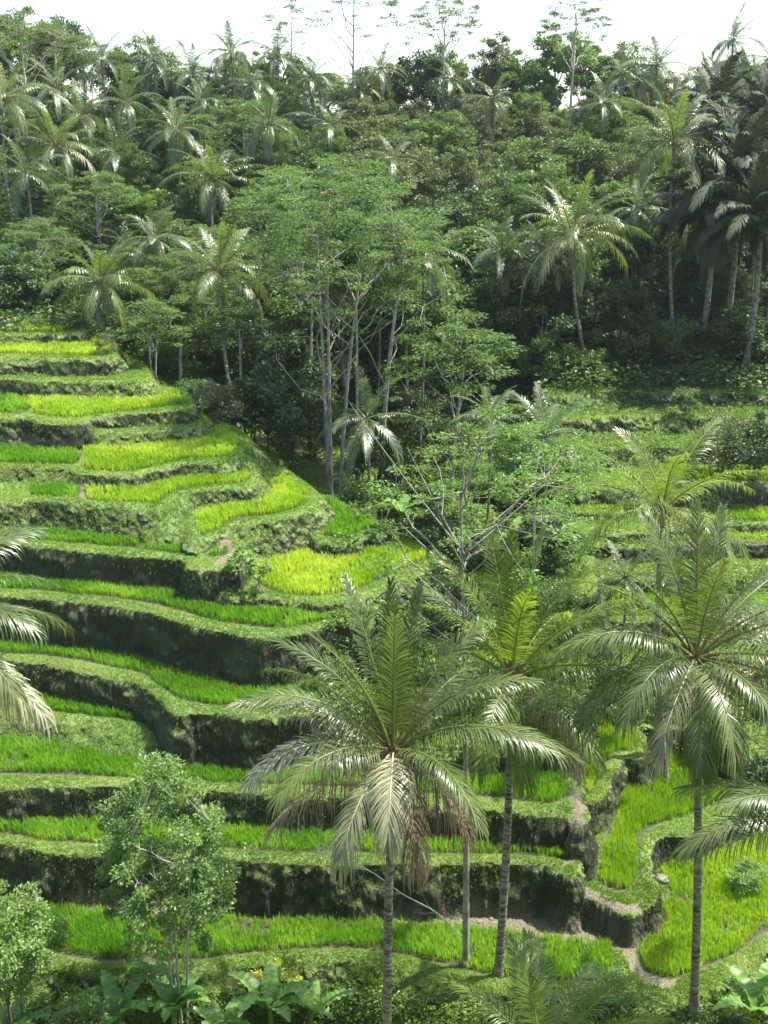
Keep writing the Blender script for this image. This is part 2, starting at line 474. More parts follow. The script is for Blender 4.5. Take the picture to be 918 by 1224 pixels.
def terrace_eval(x, y):
    """height, index of terrace on top (-1 base), distance in from lip"""
    h = base_h(x, y)
    idx = np.full(x.shape, -1)
    sdt = np.zeros(x.shape)
    edge = 0.30 * vnoise(x, y, 0.5, 1) + 0.16 * vnoise(x, y, 1.7, 2) + 0.07 * vnoise(x, y, 4.5, 5)
    for i, (nm, st, lip, back) in enumerate(TERR):
        P = POLY[nm]
        mg = 9.0
        m = (x > P[:, 0].min() - mg) & (x < P[:, 0].max() + mg) & (y > P[:, 1].min() - mg) & (y < P[:, 1].max() + mg)
        if not m.any():
            continue
        s = sdf(x[m], y[m], P) + edge[m]
        out = np.maximum(-s, 0)
        inn = np.maximum(s, 0)
        gam = 1.6 if nm in ('H', 'I', 'K', 'L', 'O', 'Q', 'N', 'P', 'R5', 'R8', 'R9', 'R10', 'R11', 'R12') else 0.9
        stn = np.maximum(st * np.exp(gam * vnoise(x[m], y[m], 0.3, 9 + i)), 0.7)
        # rounded lip, steep face with a toe that eases out
        z = Z[nm] - np.where(out < 0.14, out * out * 3.0, 0.0588 + (out - 0.14) * stn)
        rough = np.clip(out / 0.3, 0, 1)
        z = z + rough * (0.25 * vnoise(x[m], y[m], 1.3, 7) + 0.2 * vnoise(x[m], y[m], 3.7, 8))
        bund = np.exp(-((inn - 0.28) / 0.2) ** 2) * 0.13 * (s > -0.05)
        z = z + bund
        cur = h[m]
        win = z > cur
        cur = np.where(win, z, cur)
        h[m] = cur
        ii = idx[m]; ii[win] = np.where(s[win] > 0, i, -2 - i); idx[m] = ii
        q = sdt[m]; q[win] = s[win]; sdt[m] = q
    return h, idx, sdt


# grid: fine in the terraces, growing outwards
def axis(lo, hi, step, ext_lo, ext_hi):
    a = np.arange(lo, hi + 1e-6, step)
    left = []; v = lo; s = step
    while v > ext_lo:
        s *= 1.12; v -= s; left.append(v)
    right = []; v = hi; s = step
    while v < ext_hi:
        s *= 1.12; v += s; right.append(v)
    return np.concatenate([left[::-1], a, right])


GS = 0.115
GX = axis(-33, 36, GS, -250, 250)
GY = np.concatenate([axis(34.5, 72, GS, -18, 72)[:-0 or None], np.arange(72.18, 108, 0.18)])
v, s = GY[-1], 0.18
ext = []
while v < 400:
    s *= 1.1; v += s; ext.append(v)
GY = np.concatenate([GY, ext])
gx, gy = np.meshgrid(GX, GY)
H, IDX, SDT = terrace_eval(gx.ravel(), gy.ravel())
H = H.reshape(gx.shape); IDX = IDX.reshape(gx.shape); SDT = SDT.reshape(gx.shape)
print('grid', gx.shape)


def hmap(x, y):
    x = np.asarray(x, float); y = np.asarray(y, float)
    i = np.clip(np.searchsorted(GX, x) - 1, 0, len(GX) - 2)
    j = np.clip(np.searchsorted(GY, y) - 1, 0, len(GY) - 2)
    fx = np.clip((x - GX[i]) / (GX[i + 1] - GX[i]), 0, 1); fy = np.clip((y - GY[j]) / (GY[j + 1] - GY[j]), 0, 1)
    return (H[j, i] * (1 - fx) + H[j, i + 1] * fx) * (1 - fy) + (H[j + 1, i] * (1 - fx) + H[j + 1, i + 1] * fx) * fy


def imap(x, y):
    i = np.clip(np.searchsorted(GX, x), 0, len(GX) - 1)
    j = np.clip(np.searchsorted(GY, y), 0, len(GY) - 1)
    return IDX[j, i], SDT[j, i]


def gz(x, y):
    return float(hmap(np.array([x]), np.array([y]))[0])


# ------------------------------------------------------------------ paddies (rice areas, photo pixel outlines on their terrace)
RICE = [
    ('A', 'rice_green', 'vivid green rice of the lowest long paddy at the foot of the slope', [(-160, 1085), (-160, 1105), (0, 1118), (60, 1136), (110, 1146), (170, 1149), (240, 1147), (320, 1137), (400, 1133), (480, 1140), (560, 1158), (640, 1172), (715, 1170), (732, 1158), (728, 1130), (700, 1130), (620, 1117), (540, 1109), (460, 1103), (200, 1097), (60, 1085)], 0.42),
    ('A', 'rice_lime', 'yellow green rice of the paddy at lower right round the hollow bank', [(762, 1140), (772, 1160), (800, 1170), (835, 1158), (880, 1138), (925, 1108), (1050, 1060), (1050, 975), (925, 1000), (860, 1015), (800, 1020), (795, 1045), (800, 1075), (768, 1100)], 0.42),
    ('B', 'rice_green', 'green rice of the second paddy up, above the tallest dark bank', [(-160, 960), (-160, 985), (0, 996), (70, 1005), (240, 1012), (400, 1018), (520, 1019), (640, 1022), (682, 1024), (684, 985), (400, 960), (0, 950)], 0.42),
    ('R2', 'rice_lime', 'bright rice of the curving paddy between the brown stump and the hollow bank', [(714, 1050), (730, 1062), (752, 1062), (765, 1040), (762, 1010), (775, 990), (811, 975), (847, 962), (878, 945), (872, 920), (815, 897), (765, 888), (762, 935), (728, 955), (726, 1005)], 0.42),
    ('C', 'rice_green', 'green rice of the third paddy up, beside the crown of the pale leaved tree', [(-160, 895), (-160, 918), (0, 924), (150, 928), (300, 935), (420, 940), (560, 950), (675, 955), (670, 890), (300, 890), (-160, 870)], 0.40),
    ('D', 'rice_green', 'short strip of green rice above the sloping grass bank at left', [(-160, 815), (-160, 845), (0, 849), (60, 854), (120, 861), (170, 870), (200, 874), (200, 840), (0, 800)], 0.38),
    ('E', 'rice_green', 'green rice of the curved paddy whose bank has a notch', [(-160, 765), (-160, 776), (0, 780), (70, 785), (120, 793), (170, 805), (205, 828), (240, 840), (300, 845), (345, 846), (385, 838), (385, 790), (200, 760), (0, 750)], 0.38),
    ('F', 'rice_green', 'long green rice strip below the papaya mound', [(-160, 690), (-160, 700), (0, 703), (60, 706), (130, 713), (200, 725), (270, 744), (330, 750), (380, 744), (425, 735), (425, 715), (300, 700), (0, 670)], 0.38),
    ('G', 'rice_green', 'narrow green rice strip ending left of the papaya trees', [(-160, 625), (-160, 636), (0, 642), (80, 648), (160, 655), (240, 664), (268, 663), (272, 650), (200, 630), (0, 615)], 0.36),
    ('M', 'rice_yellow', 'yellow green rice in the broad paddy behind the papaya mound', [(300, 685), (318, 702), (350, 711), (390, 710), (430, 703), (470, 686), (505, 670), (505, 655), (470, 645), (430, 655), (380, 660), (300, 665)], 0.38),
    ('P', 'rice_green', 'tiny green paddy perched on the ledge at the hill end', [(390, 640), (420, 643), (436, 634), (452, 630), (438, 619), (412, 607), (388, 597)], 0.38),
    ('H', 'rice_yellow', 'yellow rice strip in the middle of the hill above the mossy bank', [(103, 592), (110, 600), (150, 603), (196, 604), (206, 592), (230, 583), (296, 576), (300, 563), (250, 560), (103, 570)], 0.38),
    ('H', 'rice_green', 'small green rice patch beside the yellow strip at left', [(40, 585), (42, 595), (88, 597), (92, 580)], 0.36),
    ('N', 'rice_yellow', 'yellow green rice stepping up the right shoulder of the hill', [(234, 636), (240, 641), (266, 629), (280, 620), (325, 615), (356, 606), (370, 596), (362, 580), (340, 570), (300, 590), (234, 605)], 0.38),
    ('I', 'rice_green', 'thin green rice strip left of the worn earth ledge', [(-160, 535), (-160, 550), (0, 553), (84, 556), (86, 540), (0, 530)], 0.34),
    ('I', 'rice_yellow', 'yellow rice strip below the steep grass face near the hill shoulder', [(103, 540), (103, 562), (158, 564), (198, 554), (230, 549), (258, 547), (280, 543), (285, 528), (272, 515), (200, 520), (103, 530)], 0.38),
    ('K', 'rice_yellow', 'yellow rice in the long upper paddy above the brown bank', [(37, 478), (40, 494), (90, 500), (150, 492), (210, 484), (222, 480), (212, 468), (100, 470), (37, 465)], 0.38),
    ('K', 'rice_green', 'short green rice patch at the left end of the upper paddy', [(-160, 475), (-160, 490), (0, 494), (30, 494), (32, 470)], 0.34),
    ('O', 'rice_yellow', 'yellow rice in the second paddy from the top', [(-160, 405), (-160, 421), (0, 423), (75, 425), (122, 424), (126, 412), (100, 400), (0, 398)], 0.4),
    ('Q', 'rice_yellow', 'yellow rice of the topmost paddy under the forest edge', [(-160, 378), (-160, 396), (0, 397), (74, 397), (76, 380), (0, 374)], 0.4),
    ('R8', 'rice_lime', 'green rice in the long far terrace at right below the grassy steps', [(810, 560), (812, 574), (918, 576), (1050, 578), (1050, 562), (918, 560)], 0.36),
    ('R7', 'rice_lime', 'far green paddy at the right edge under the earth bank', [(870, 608), (870, 624), (1050, 624), (1050, 606)], 0.36),
    ('R6', 'rice_lime', 'small far paddy strip below the far bank', [(740, 632), (740, 648), (790, 651), (1050, 646), (1050, 632), (790, 630)], 0.36),
    ('R7b', 'rice_lime', 'little far rice patch standing left of the upper right palm', [(690, 594), (692, 609), (736, 610), (736, 592)], 0.36),
    ('R5', 'rice_lime', 'green rice glimpsed between the right hand palms', [(700, 715), (700, 733), (800, 736), (1050, 730), (1050, 712)], 0.38),
    ('R4', 'rice_lime', 'bright rice patch behind the brown stump', [(765, 845), (768, 862), (800, 862), (830, 868), (830, 845)], 0.4),
    ('R3', 'rice_lime', 'small yellow green paddy between the palms left of the stump', [(692, 930), (700, 948), (720, 945), (728, 915), (742, 900), (765, 895), (765, 870), (700, 880)], 0.4),
    ('S1', 'rice_lime', 'rice strip hidden behind the middle palm fronds', [(430, 875), (430, 895), (600, 898), (715, 896), (715, 870)], 0.4),
    ('S3', 'rice_lime', 'bright rice strip seen through the fronds between the two middle palms', [(480, 770), (480, 796), (600, 798), (700, 796), (700, 768)], 0.4),
    ('S5', 'rice_lime', 'bright rice below the hill end seen past the central palm', [(500, 690), (490, 710), (560, 714), (640, 712), (640, 688)], 0.4),
]
NAMES = [t[0] for t in TERR]
ricemask = np.zeros(gx.size)
fgx = gx.ravel(); fgy = gy.ravel()


def flat_here(x, y, zt):
    ok = np.ones(len(x), bool)
    for dx, dy in ((0, 0), (0.1, 0), (-0.1, 0), (0, 0.1), (0, -0.1)):
        ok &= np.abs(hmap(x + dx, y + dy) - zt) < 0.06
    return ok


def rice_field(key, mat, label, poly, hgt):
    zt = Z[key]
    W = np.array([at_z(a, b, zt) for a, b in catmull(poly + poly[:1], 4)[:-1]])
    x0, y0 = W.min(0); x1, y1 = W.max(0)
    ym = (y0 + y1) / 2
    sp = 0.125 * max(1.0, ym / 52.0)
    X, Y = np.meshgrid(np.arange(x0, x1, sp), np.arange(y0, y1, sp))
    X = X.ravel() + rng.normal(0, sp * 0.28, X.size); Y = Y.ravel() + rng.normal(0, sp * 0.28, Y.size)
    view = np.abs(X) < Y * 0.36 + 1.5
    X, Y = X[view], Y[view]
    ed = 0.35 * vnoise(X, Y, 0.7, 21)
    m = (sdf(X, Y, W) + ed) > 0
    X, Y = X[m], Y[m]
    m = flat_here(X, Y, zt)
    X, Y = X[m], Y[m]
    thin = rng.random(len(X)) < 0.96 - 0.5 * (vnoise(X, Y, 0.9, 23) > 0.30) - 0.4 * (vnoise(X, Y, 2.4, 26) > 0.36)
    X, Y = X[thin], Y[thin]
    n = len(X)
    if n < 5:
        print('EMPTY RICE', label); return
    nb = 8
    hh = 1.05 * hgt * (1 + 0.15 * vnoise(X, Y, 0.45, 22) * 2 + 0.09 * rng.standard_normal(n))
    bx = np.repeat(X, nb) + rng.normal(0, 0.03, n * nb); by = np.repeat(Y, nb) + rng.normal(0, 0.03, n * nb)
    bh = np.repeat(hh, nb) * rng.uniform(0.7, 1.12, n * nb)
    az = rng.uniform(0, 2 * np.pi, n * nb)
    lean = rng.uniform(0.08, 0.42, n * nb)
    d = np.stack([np.cos(az), np.sin(az), np.zeros_like(az)], 1)
    az2 = az + np.pi / 2 + rng.normal(0, .5, n * nb)
    sd = np.stack([np.cos(az2), np.sin(az2), np.zeros_like(az)], 1)
    w = (0.0115 * max(1.0, ym / 45.0)) * rng.uniform(0.8, 1.4, n * nb)
    b = np.stack([bx, by, np.full(n * nb, zt - 0.02)], 1)
    mid = b + UP * (bh * 0.62)[:, None] + d * (bh * lean * 0.35)[:, None]
    tip = b + UP * (bh)[:, None] + d * (bh * lean)[:, None]
    w = w[:, None]
    V = np.stack([b - sd * w * 0.6, b + sd * w * 0.6, mid + sd * w, mid - sd * w, tip], 1).reshape(-1, 3)
    i = np.arange(n * nb) * 5
    Q = np.stack([i, i + 1, i + 2, i + 3], 1); T = np.stack([i + 3, i + 2, i + 4], 1)
    tone = np.clip(0.5 + 0.9 * vnoise(X, Y, 0.3, 24) + 0.5 * vnoise(X, Y, 1.3, 25), 0, 1)
    var = np.clip(np.repeat(tone, nb) + rng.normal(0, 0.16, n * nb), 0, 1)
    o = mesh_np('rice_crop', V, Q, T, M[mat], None, np.concatenate([var, np.clip(var + 0.12, 0, 1)]))
    o['label'] = label; o['category'] = 'rice crop'; o['kind'] = 'stuff'; o['group'] = 'rice growing in the paddies'
    # mark ground under it
    mm = (fgx > x0 - 0.3) & (fgx < x1 + 0.3) & (fgy > y0 - 0.3) & (fgy < y1 + 0.3) & (np.abs(H.ravel() - zt) < 0.05)
    ii = np.where(mm)[0]
    s = sdf(fgx[ii], fgy[ii], W)
    ricemask[ii] = np.maximum(ricemask[ii], np.clip((s + 0.25) / 0.3, 0, 1))


for r_ in RICE:
    rice_field(*r_)
print('rice done')

# worn foot paths and bare earth on the banks
PATHS = [('A', [(744, 1100), (750, 1118), (755, 1140), (765, 1158), (778, 1168), (800, 1174)], 0.32),
         ('R2', [(690, 1062), (712, 1072), (740, 1086), (762, 1088)], 0.22),
         ('C', [(690, 950), (694, 965), (688, 985)], 0.3), ('B', [(684, 990), (690, 1010), (682, 1030)], 0.3),
         ('I', [(0, 531), (40, 533), (86, 541), (100, 548)], 0.5), ('H', [(86, 575), (98, 585), (104, 596)], 0.35),
         ('G', [(268, 650), (276, 662), (262, 675)], 0.3), ('R8', [(780, 578), (821, 577), (918, 580), (1000, 582)], 0.25),
         ('A', [(440, 1099), (540, 1098), (620, 1104), (690, 1116), (730, 1126)], 0.55),
         ('A', [(80, 1088), (140, 1090), (190, 1092)], 0.45)]
pathmask = np.zeros(gx.size)
for key, pl, wd in PATHS:
    W = np.array([at_z(a, b, Z[key]) for a, b in catmull(pl, 5)])
    x0, y0 = W.min(0) - 1.5; x1, y1 = W.max(0) + 1.5
    ii = np.where((fgx > x0) & (fgx < x1) & (fgy > y0) & (fgy < y1) & (np.abs(H.ravel() - Z[key]) < 0.5))[0]
    d = np.full(len(ii), 1e9)
    for k in range(len(W) - 1):
        e = W[k + 1] - W[k]
        t = np.clip(((fgx[ii] - W[k, 0]) * e[0] + (fgy[ii] - W[k, 1]) * e[1]) / (e @ e + 1e-9), 0, 1)
        d = np.minimum(d, np.hypot(fgx[ii] - W[k, 0] - t * e[0], fgy[ii] - W[k, 1] - t * e[1]))
    pathmask[ii] = np.maximum(pathmask[ii], np.clip((wd - d) / 0.15 + 0.5 + vnoise(fgx[ii], fgy[ii], 2.5, 31), 0, 1))
pathmask = np.where(ricemask > 0.5, 0, pathmask)

# ------------------------------------------------------------------ ground material
gm = bpy.data.materials.new('terraced_ground')
nt, N, L = nodes_of(gm)
geo = N.new('ShaderNodeNewGeometry')
sep = N.new('ShaderNodeSeparateXYZ'); L.new(geo.outputs['True Normal'], sep.inputs[0])
tc = N.new('ShaderNodeTexCoord')
pos = tc.outputs['Object']
n1 = noise(nt, 0.7, 5, 0.6, pos); n2 = noise(nt, 4.0, 4, 0.7, pos); n3 = noise(nt, 16.0, 3, 0.7, pos)
grass = ramp(nt, math_(nt, 'ADD', math_(nt, 'MULTIPLY', n1, 0.5), math_(nt, 'MULTIPLY', n3, 0.5)), [(0.35, (0.07, 0.12, 0.025)), (0.5, (0.12, 0.185, 0.04)), (0.65, (0.19, 0.25, 0.07))])
mp = N.new('ShaderNodeMapping'); mp.inputs['Scale'].default_value = (2.6, 2.6, 1.7); L.new(pos, mp.inputs[0])
streak = noise(nt, 2.0, 4, 0.65, mp.outputs[0])
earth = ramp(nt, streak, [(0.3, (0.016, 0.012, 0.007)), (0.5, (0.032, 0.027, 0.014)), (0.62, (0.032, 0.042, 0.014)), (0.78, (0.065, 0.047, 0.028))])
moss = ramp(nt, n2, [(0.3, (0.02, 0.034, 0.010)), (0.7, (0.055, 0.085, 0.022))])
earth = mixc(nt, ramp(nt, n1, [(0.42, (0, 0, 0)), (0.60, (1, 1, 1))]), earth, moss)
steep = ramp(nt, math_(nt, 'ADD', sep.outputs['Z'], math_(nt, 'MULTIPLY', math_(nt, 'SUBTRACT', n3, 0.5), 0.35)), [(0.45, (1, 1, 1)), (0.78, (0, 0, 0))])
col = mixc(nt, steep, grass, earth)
ar = N.new('ShaderNodeAttribute'); ar.attribute_name = 'paddy'
ap = N.new('ShaderNodeAttribute'); ap.attribute_name = 'worn'
mud = ramp(nt, n3, [(0.3, (0.035, 0.040, 0.018)), (0.7, (0.075, 0.070, 0.035))])
col = mixc(nt, ar.outputs['Fac'], col, mud)
worn = ramp(nt, n3, [(0.35, (0.07, 0.085, 0.03)), (0.5, (0.15, 0.125, 0.08)), (0.7, (0.25, 0.22, 0.16))])
col = mixc(nt, ap.outputs['Fac'], col, worn)
p = N.new('ShaderNodeBsdfPrincipled')
L.new(col, p.inputs['Base Color'])
rr = math_(nt, 'SUBTRACT', 0.9, math_(nt, 'MULTIPLY', ar.outputs['Fac'], 0.55))
L.new(rr, p.inputs['Roughness'])
bm_ = N.new('ShaderNodeBump'); bm_.inputs['Strength'].default_value = 1.0; bm_.inputs['Distance'].default_value = 0.14
L.new(math_(nt, 'ADD', n2, math_(nt, 'MULTIPLY', n3, 0.5)), bm_.inputs['Height']); L.new(bm_.outputs[0], p.inputs['Normal'])
o_ = N.new('ShaderNodeOutputMaterial'); L.new(p.outputs[0], o_.inputs[0])

ny, nx = gx.shape
SUB = 4
span = np.maximum.reduce([H[:-1, :-1], H[1:, :-1], H[:-1, 1:], H[1:, 1:]]) - np.minimum.reduce([H[:-1, :-1], H[1:, :-1], H[:-1, 1:], H[1:, 1:]])
xc = (gx[:-1, :-1] + gx[1:, 1:]) / 2; yc = (gy[:-1, :-1] + gy[1:, 1:]) / 2
stp = (span > 0.16) & (np.abs(xc) < 36) & (yc > 34.5) & (yc < 100)
msk = np.zeros((ny, nx)); msk[1:-1, 1:-1] = (stp[:-1, :-1] & stp[1:, :-1] & stp[:-1, 1:] & stp[1:, 1:])
HNy_, HNx_ = np.gradient(H, GY, GX)
gl = np.hypot(HNx_, HNy_) + 1e-6
NXo, NYo = -HNx_ / gl, -HNy_ / gl
js, is_ = np.where(stp)
aa, bb = np.meshgrid(np.arange(SUB + 1), np.arange(SUB + 1))
aa = aa.ravel(); bb = bb.ravel()
fa, fb = aa / SUB, bb / SUB


def bil(A):
    return ((A[js, is_][:, None] * (1 - fa) + A[js, is_ + 1][:, None] * fa) * (1 - fb) + (A[js + 1, is_][:, None] * (1 - fa) + A[js + 1, is_ + 1][:, None] * fa) * fb).ravel()


BIGN = (nx + 1) * SUB
sid = ((js[:, None] * SUB + bb) * BIGN + (is_[:, None] * SUB + aa)).ravel()
sx_, sy_, sz_ = bil(gx), bil(gy), bil(H)
sm, snx, sny = bil(msk), bil(NXo), bil(NYo)
srm, spm = bil(ricemask.reshape(gx.shape)), bil(pathmask.reshape(gx.shape))
al = sx_ + sy_ * 0.63
dsp = sm * (0.34 * vnoise(al, sz_, 0.9, 80) + 0.24 * vnoise(al, sz_ * 1.15, 2.3, 81) + 0.13 * vnoise(al, sz_, 5.5, 82) + 0.06 * vnoise(al, sz_, 12.0, 83))
sx_ = sx_ + snx * dsp; sy_ = sy_ + sny * dsp
sz_ = sz_ + sm * 0.08 * vnoise(al, sz_, 4.0, 84)
mid_ = (np.arange(ny)[:, None] * SUB * BIGN + np.arange(nx)[None] * SUB).ravel()
j = np.arange(ny - 1)[:, None] * nx; i = np.arange(nx - 1)[None]
Q = np.stack([j + i, j + i + 1, j + nx + i + 1, j + nx + i], -1).reshape(-1, 4)[~stp.ravel()]
nm_ = nx * ny; n5 = (SUB + 1) ** 2
k0 = nm_ + np.arange(len(js))[:, None] * n5
qa, qb = np.meshgrid(np.arange(SUB), np.arange(SUB)); q0 = (qb * (SUB + 1) + qa).ravel()
Q2 = np.stack([k0 + q0, k0 + q0 + 1, k0 + q0 + SUB + 2, k0 + q0 + SUB + 1], -1).reshape(-1, 4)
allid = np.concatenate([mid_, sid])
_, first, inv = np.unique(allid, return_index=True, return_inverse=True)
inv = inv.ravel()
# corners of steep cells come from the subdivided copy so that displacement is shared
AX = np.concatenate([fgx, sx_]); AY = np.concatenate([fgy, sy_]); AZ = np.concatenate([H.ravel(), sz_])
AR = np.concatenate([ricemask, srm]); AP = np.concatenate([pathmask, spm])
last = np.zeros(len(first), dtype=np.int64); last[inv] = np.arange(len(allid))
V = np.stack([AX[last], AY[last], AZ[last]], 1)
Q = inv[np.concatenate([Q, Q2])]
g = mesh_np('terraced_ground', V, Q, None, gm, None, None, True, {'paddy': AR[last], 'worn': AP[last]})
print('ground verts', len(V))
g['kind'] = 'structure'
g['label'] = 'terraced hillside with grassy bunds and dark earth banks'

# ------------------------------------------------------------------ grass on banks
HN_y, HN_x = np.gradient(H, GY, GX)
RM = ricemask.reshape(gx.shape); PM = pathmask.reshape(gx.shape)


def gsample(A, x, y):
    i = np.clip(np.searchsorted(GX, x), 0, len(GX) - 1)
    jj = np.clip(np.searchsorted(GY, y), 0, len(GY) - 1)
    return A[jj, i]


def scatter_view(n, ymin, ymax, p=1.6):
    """random ground points, denser near the valley foot"""
    u = rng.random(n)
    a = 1 - p
    Y = (ymin ** a + u * (ymax ** a - ymin ** a)) ** (1 / a)
    X = rng.uniform(-0.37, 0.37, n) * (Y + 3)
    return X, Y


def scatter_banks(n):
    X, Y = scatter_view(n, 35.0, 98.0, 1.2)
    rm = gsample(RM, X, Y); pm = gsample(PM, X, Y)
    sx = gsample(HN_x, X, Y); sy = gsample(HN_y, X, Y)
    sl = np.hypot(sx, sy)
    keep = (rm < 0.5) & (pm < 0.5)
    return X[keep], Y[keep], sx[keep], sy[keep], sl[keep]


X, Y, sx, sy, sl = scatter_banks(330000)
z = hmap(X, Y)
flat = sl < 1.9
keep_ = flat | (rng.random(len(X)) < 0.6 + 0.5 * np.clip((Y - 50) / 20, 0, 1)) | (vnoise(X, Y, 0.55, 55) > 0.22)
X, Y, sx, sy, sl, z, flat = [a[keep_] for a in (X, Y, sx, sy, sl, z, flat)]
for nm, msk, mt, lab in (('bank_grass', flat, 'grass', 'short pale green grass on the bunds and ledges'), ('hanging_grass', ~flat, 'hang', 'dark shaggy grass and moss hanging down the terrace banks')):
    x, y, zz, ax, ay = X[msk], Y[msk], z[msk], sx[msk], sy[msk]
    n = len(x); nb = 3 if nm == 'bank_grass' else 3
    x, y, zz, ax, ay = [np.repeat(a, nb) for a in (x, y, zz, ax, ay)]
    N_ = n * nb
    sc = np.maximum(1, y / 50.0)
    if nm == 'bank_grass':
        h = rng.uniform(0.05, 0.17, N_) * sc * (1 + 1.1 * np.clip(vnoise(x, y, 0.5, 51), 0, 1))
        az = rng.uniform(0, 2 * np.pi, N_)
        d = np.stack([np.cos(az) * 0.5, np.sin(az) * 0.5, np.ones(N_)], 1)
        bend = 0.25
        wd = 0.016
    else:
        h = rng.uniform(0.05, 0.17, N_) * sc * (1 + 1.3 * np.clip(vnoise(x, y, 1.1, 54), 0, 1))
        no = nrm(np.stack([-ax, -ay, np.ones(N_)], 1))
        d = no * 0.8 + rng.normal(0, 0.55, (N_, 3)) + np.array([0, 0, -0.15])
        bend = 0.45
        wd = 0.018
    x = x + rng.normal(0, 0.03, N_); y = y + rng.normal(0, 0.03, N_)
    zz = hmap(x, y) - 0.01
    d = nrm(d)
    b = np.stack([x, y, zz], 1)
    s_ = nrm(np.cross(d, rng.normal(0, 1, (N_, 3))))
    w = (wd * sc)[:, None]
    h = h[:, None]
    m_ = b + d * h * 0.55
    t_ = b + d * h - UP * h * bend
    V = np.stack([b - s_ * w * .6, b + s_ * w * .6, m_ + s_ * w * .7, m_ - s_ * w * .7, t_], 1).reshape(-1, 3)
    i_ = np.arange(N_) * 5
    var = np.clip(0.45 + 0.7 * vnoise(x, y, 0.3, 52) + 0.4 * vnoise(x, y, 1.6, 53) + rng.normal(0, 0.15, N_), 0, 1)
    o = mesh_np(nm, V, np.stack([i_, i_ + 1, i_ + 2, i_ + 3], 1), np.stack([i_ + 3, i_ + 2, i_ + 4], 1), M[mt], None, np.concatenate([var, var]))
    o['kind'] = 'stuff'; o['label'] = lab; o['category'] = 'grass'
print('grass done')

# ------------------------------------------------------------------ palms
def frond_geo(acc, base, az, el, Lr, droop, nl=60, ll=0.85, hang=0.35, width=0.045, twist=0.0, seed=0, sweep=0.0, dry=False, stemvar=0.9):
    r = np.random.default_rng(seed)
    n = 13
    t = np.linspace(0, 1, n)
    e = np.maximum(el - droop * t ** 1.35, -1.45)
    a = az + sweep * t ** 1.5
    dirs = np.stack([np.cos(e) * np.cos(a), np.cos(e) * np.sin(a), np.sin(e)], 1)
    pts = np.vstack([[0, 0, 0], np.cumsum((dirs[1:] + dirs[:-1]) / 2 * (Lr / (n - 1)), axis=0)]) + np.asarray(base)
    rad = 0.045 * (1 - t) ** 0.8 * (Lr / 4.5) + 0.006
    rad[0] *= 1.8
    tube(acc, pts, rad, 4, stemvar)
    tt = np.linspace(0.14, 0.995, nl)
    tt = np.repeat(tt, 2); side = np.tile([1., -1.], nl)
    tt = np.clip(tt + r.normal(0, 0.004, len(tt)), 0.1, 0.999)
    P = np.stack([np.interp(tt, t, pts[:, k]) for k in range(3)], 1)
    T = nrm(np.stack([np.interp(tt, t, dirs[:, k]) for k in range(3)], 1))
    aa = np.interp(tt, t, a)
    S = np.stack([np.sin(aa), -np.cos(aa), np.zeros_like(aa)], 1)
    Nn = nrm(np.cross(S, T))
    Nn *= np.sign(Nn[:, 2:3] + 1e-6) if el < 1.2 else 1
    tw = twist
    S2 = S * math.cos(tw) + Nn * math.sin(tw)
    N2 = Nn * math.cos(tw) - S * math.sin(tw)
    ang = np.radians(np.interp(tt, [0.1, 0.5, 1.0], [72, 52, 16])) + r.normal(0, 0.07, len(tt))
    D = T * np.cos(ang)[:, None] + S2 * (side * np.sin(ang))[:, None] + N2 * (0.22 + r.normal(0, 0.08, len(tt)))[:, None]
    D = nrm(D)
    l = ll * np.interp(tt, [0.1, 0.3, 0.75, 1.0], [0.6, 1.0, 0.92, 0.5]) * r.uniform(0.85, 1.1, len(tt))
    if dry:
        keep = r.random(len(tt)) < 0.8
        l *= np.where(keep, 1, 0.3)
    hg = hang * r.uniform(0.7, 1.35, len(tt))
    Wd = nrm(np.cross(D, N2)) * (width * r.uniform(0.75, 1.2, len(tt)))[:, None] * 0.5
    l = l[:, None]; hg = hg[:, None]
    p1 = P + D * l * 0.35 - UP * l * hg * 0.10
    p2 = P + D * l * 0.72 - UP * l * hg * 0.45
    p3 = P + D * l * (1 - 0.25 * hg) - UP * l * hg
    V = np.stack([P - Wd * .5, P + Wd * .5, p1 + Wd, p1 - Wd, p2 + Wd * .8, p2 - Wd * .8, p3], 1).reshape(-1, 3)
    i = np.arange(len(tt)) * 7
    Q = np.concatenate([np.stack([i, i + 1, i + 2, i + 3], 1), np.stack([i + 3, i + 2, i + 4, i + 5], 1)])
    Tt = np.stack([i + 5, i + 4, i + 6], 1)
    v = np.clip(r.normal(0.45, 0.14, len(tt)) + 0.1 * np.sin(tt * 9), 0, 1)
    acc.add(V, Q, Tt, np.concatenate([v, v]), np.clip(v + 0.15, 0, 1))


def palm_trunk(acc, base, top, r0=0.17, r1=0.10, bow=(0.3, 0), seg=46, sides=9):
    base = np.asarray(base, float); top = np.asarray(top, float)
    t = np.linspace(0, 1, seg)
    P = base + (top - base) * t[:, None] + np.sin(t * np.pi)[:, None] * np.array([bow[0], bow[1], 0])
    rad = r0 + (r1 - r0) * t + 0.14 * np.exp(-t * 26) + 0.012 * (np.arange(seg) % 2)
    tube(acc, P, rad, sides)


def ico_pts(r, n=6):
    th = np.linspace(0, np.pi, n); ph = np.arange(8) / 8 * 2 * np.pi
    V = np.array([[r * math.sin(a) * math.cos(b), r * math.sin(a) * math.sin(b), r * 1.18 * math.cos(a)] for a in th for b in ph])
    Q = [[i * 8 + j, i * 8 + (j + 1) % 8, (i + 1) * 8 + (j + 1) % 8, (i + 1) * 8 + j] for i in range(n - 1) for j in range(8)]
    return V, np.array(Q)


LS = 1.18


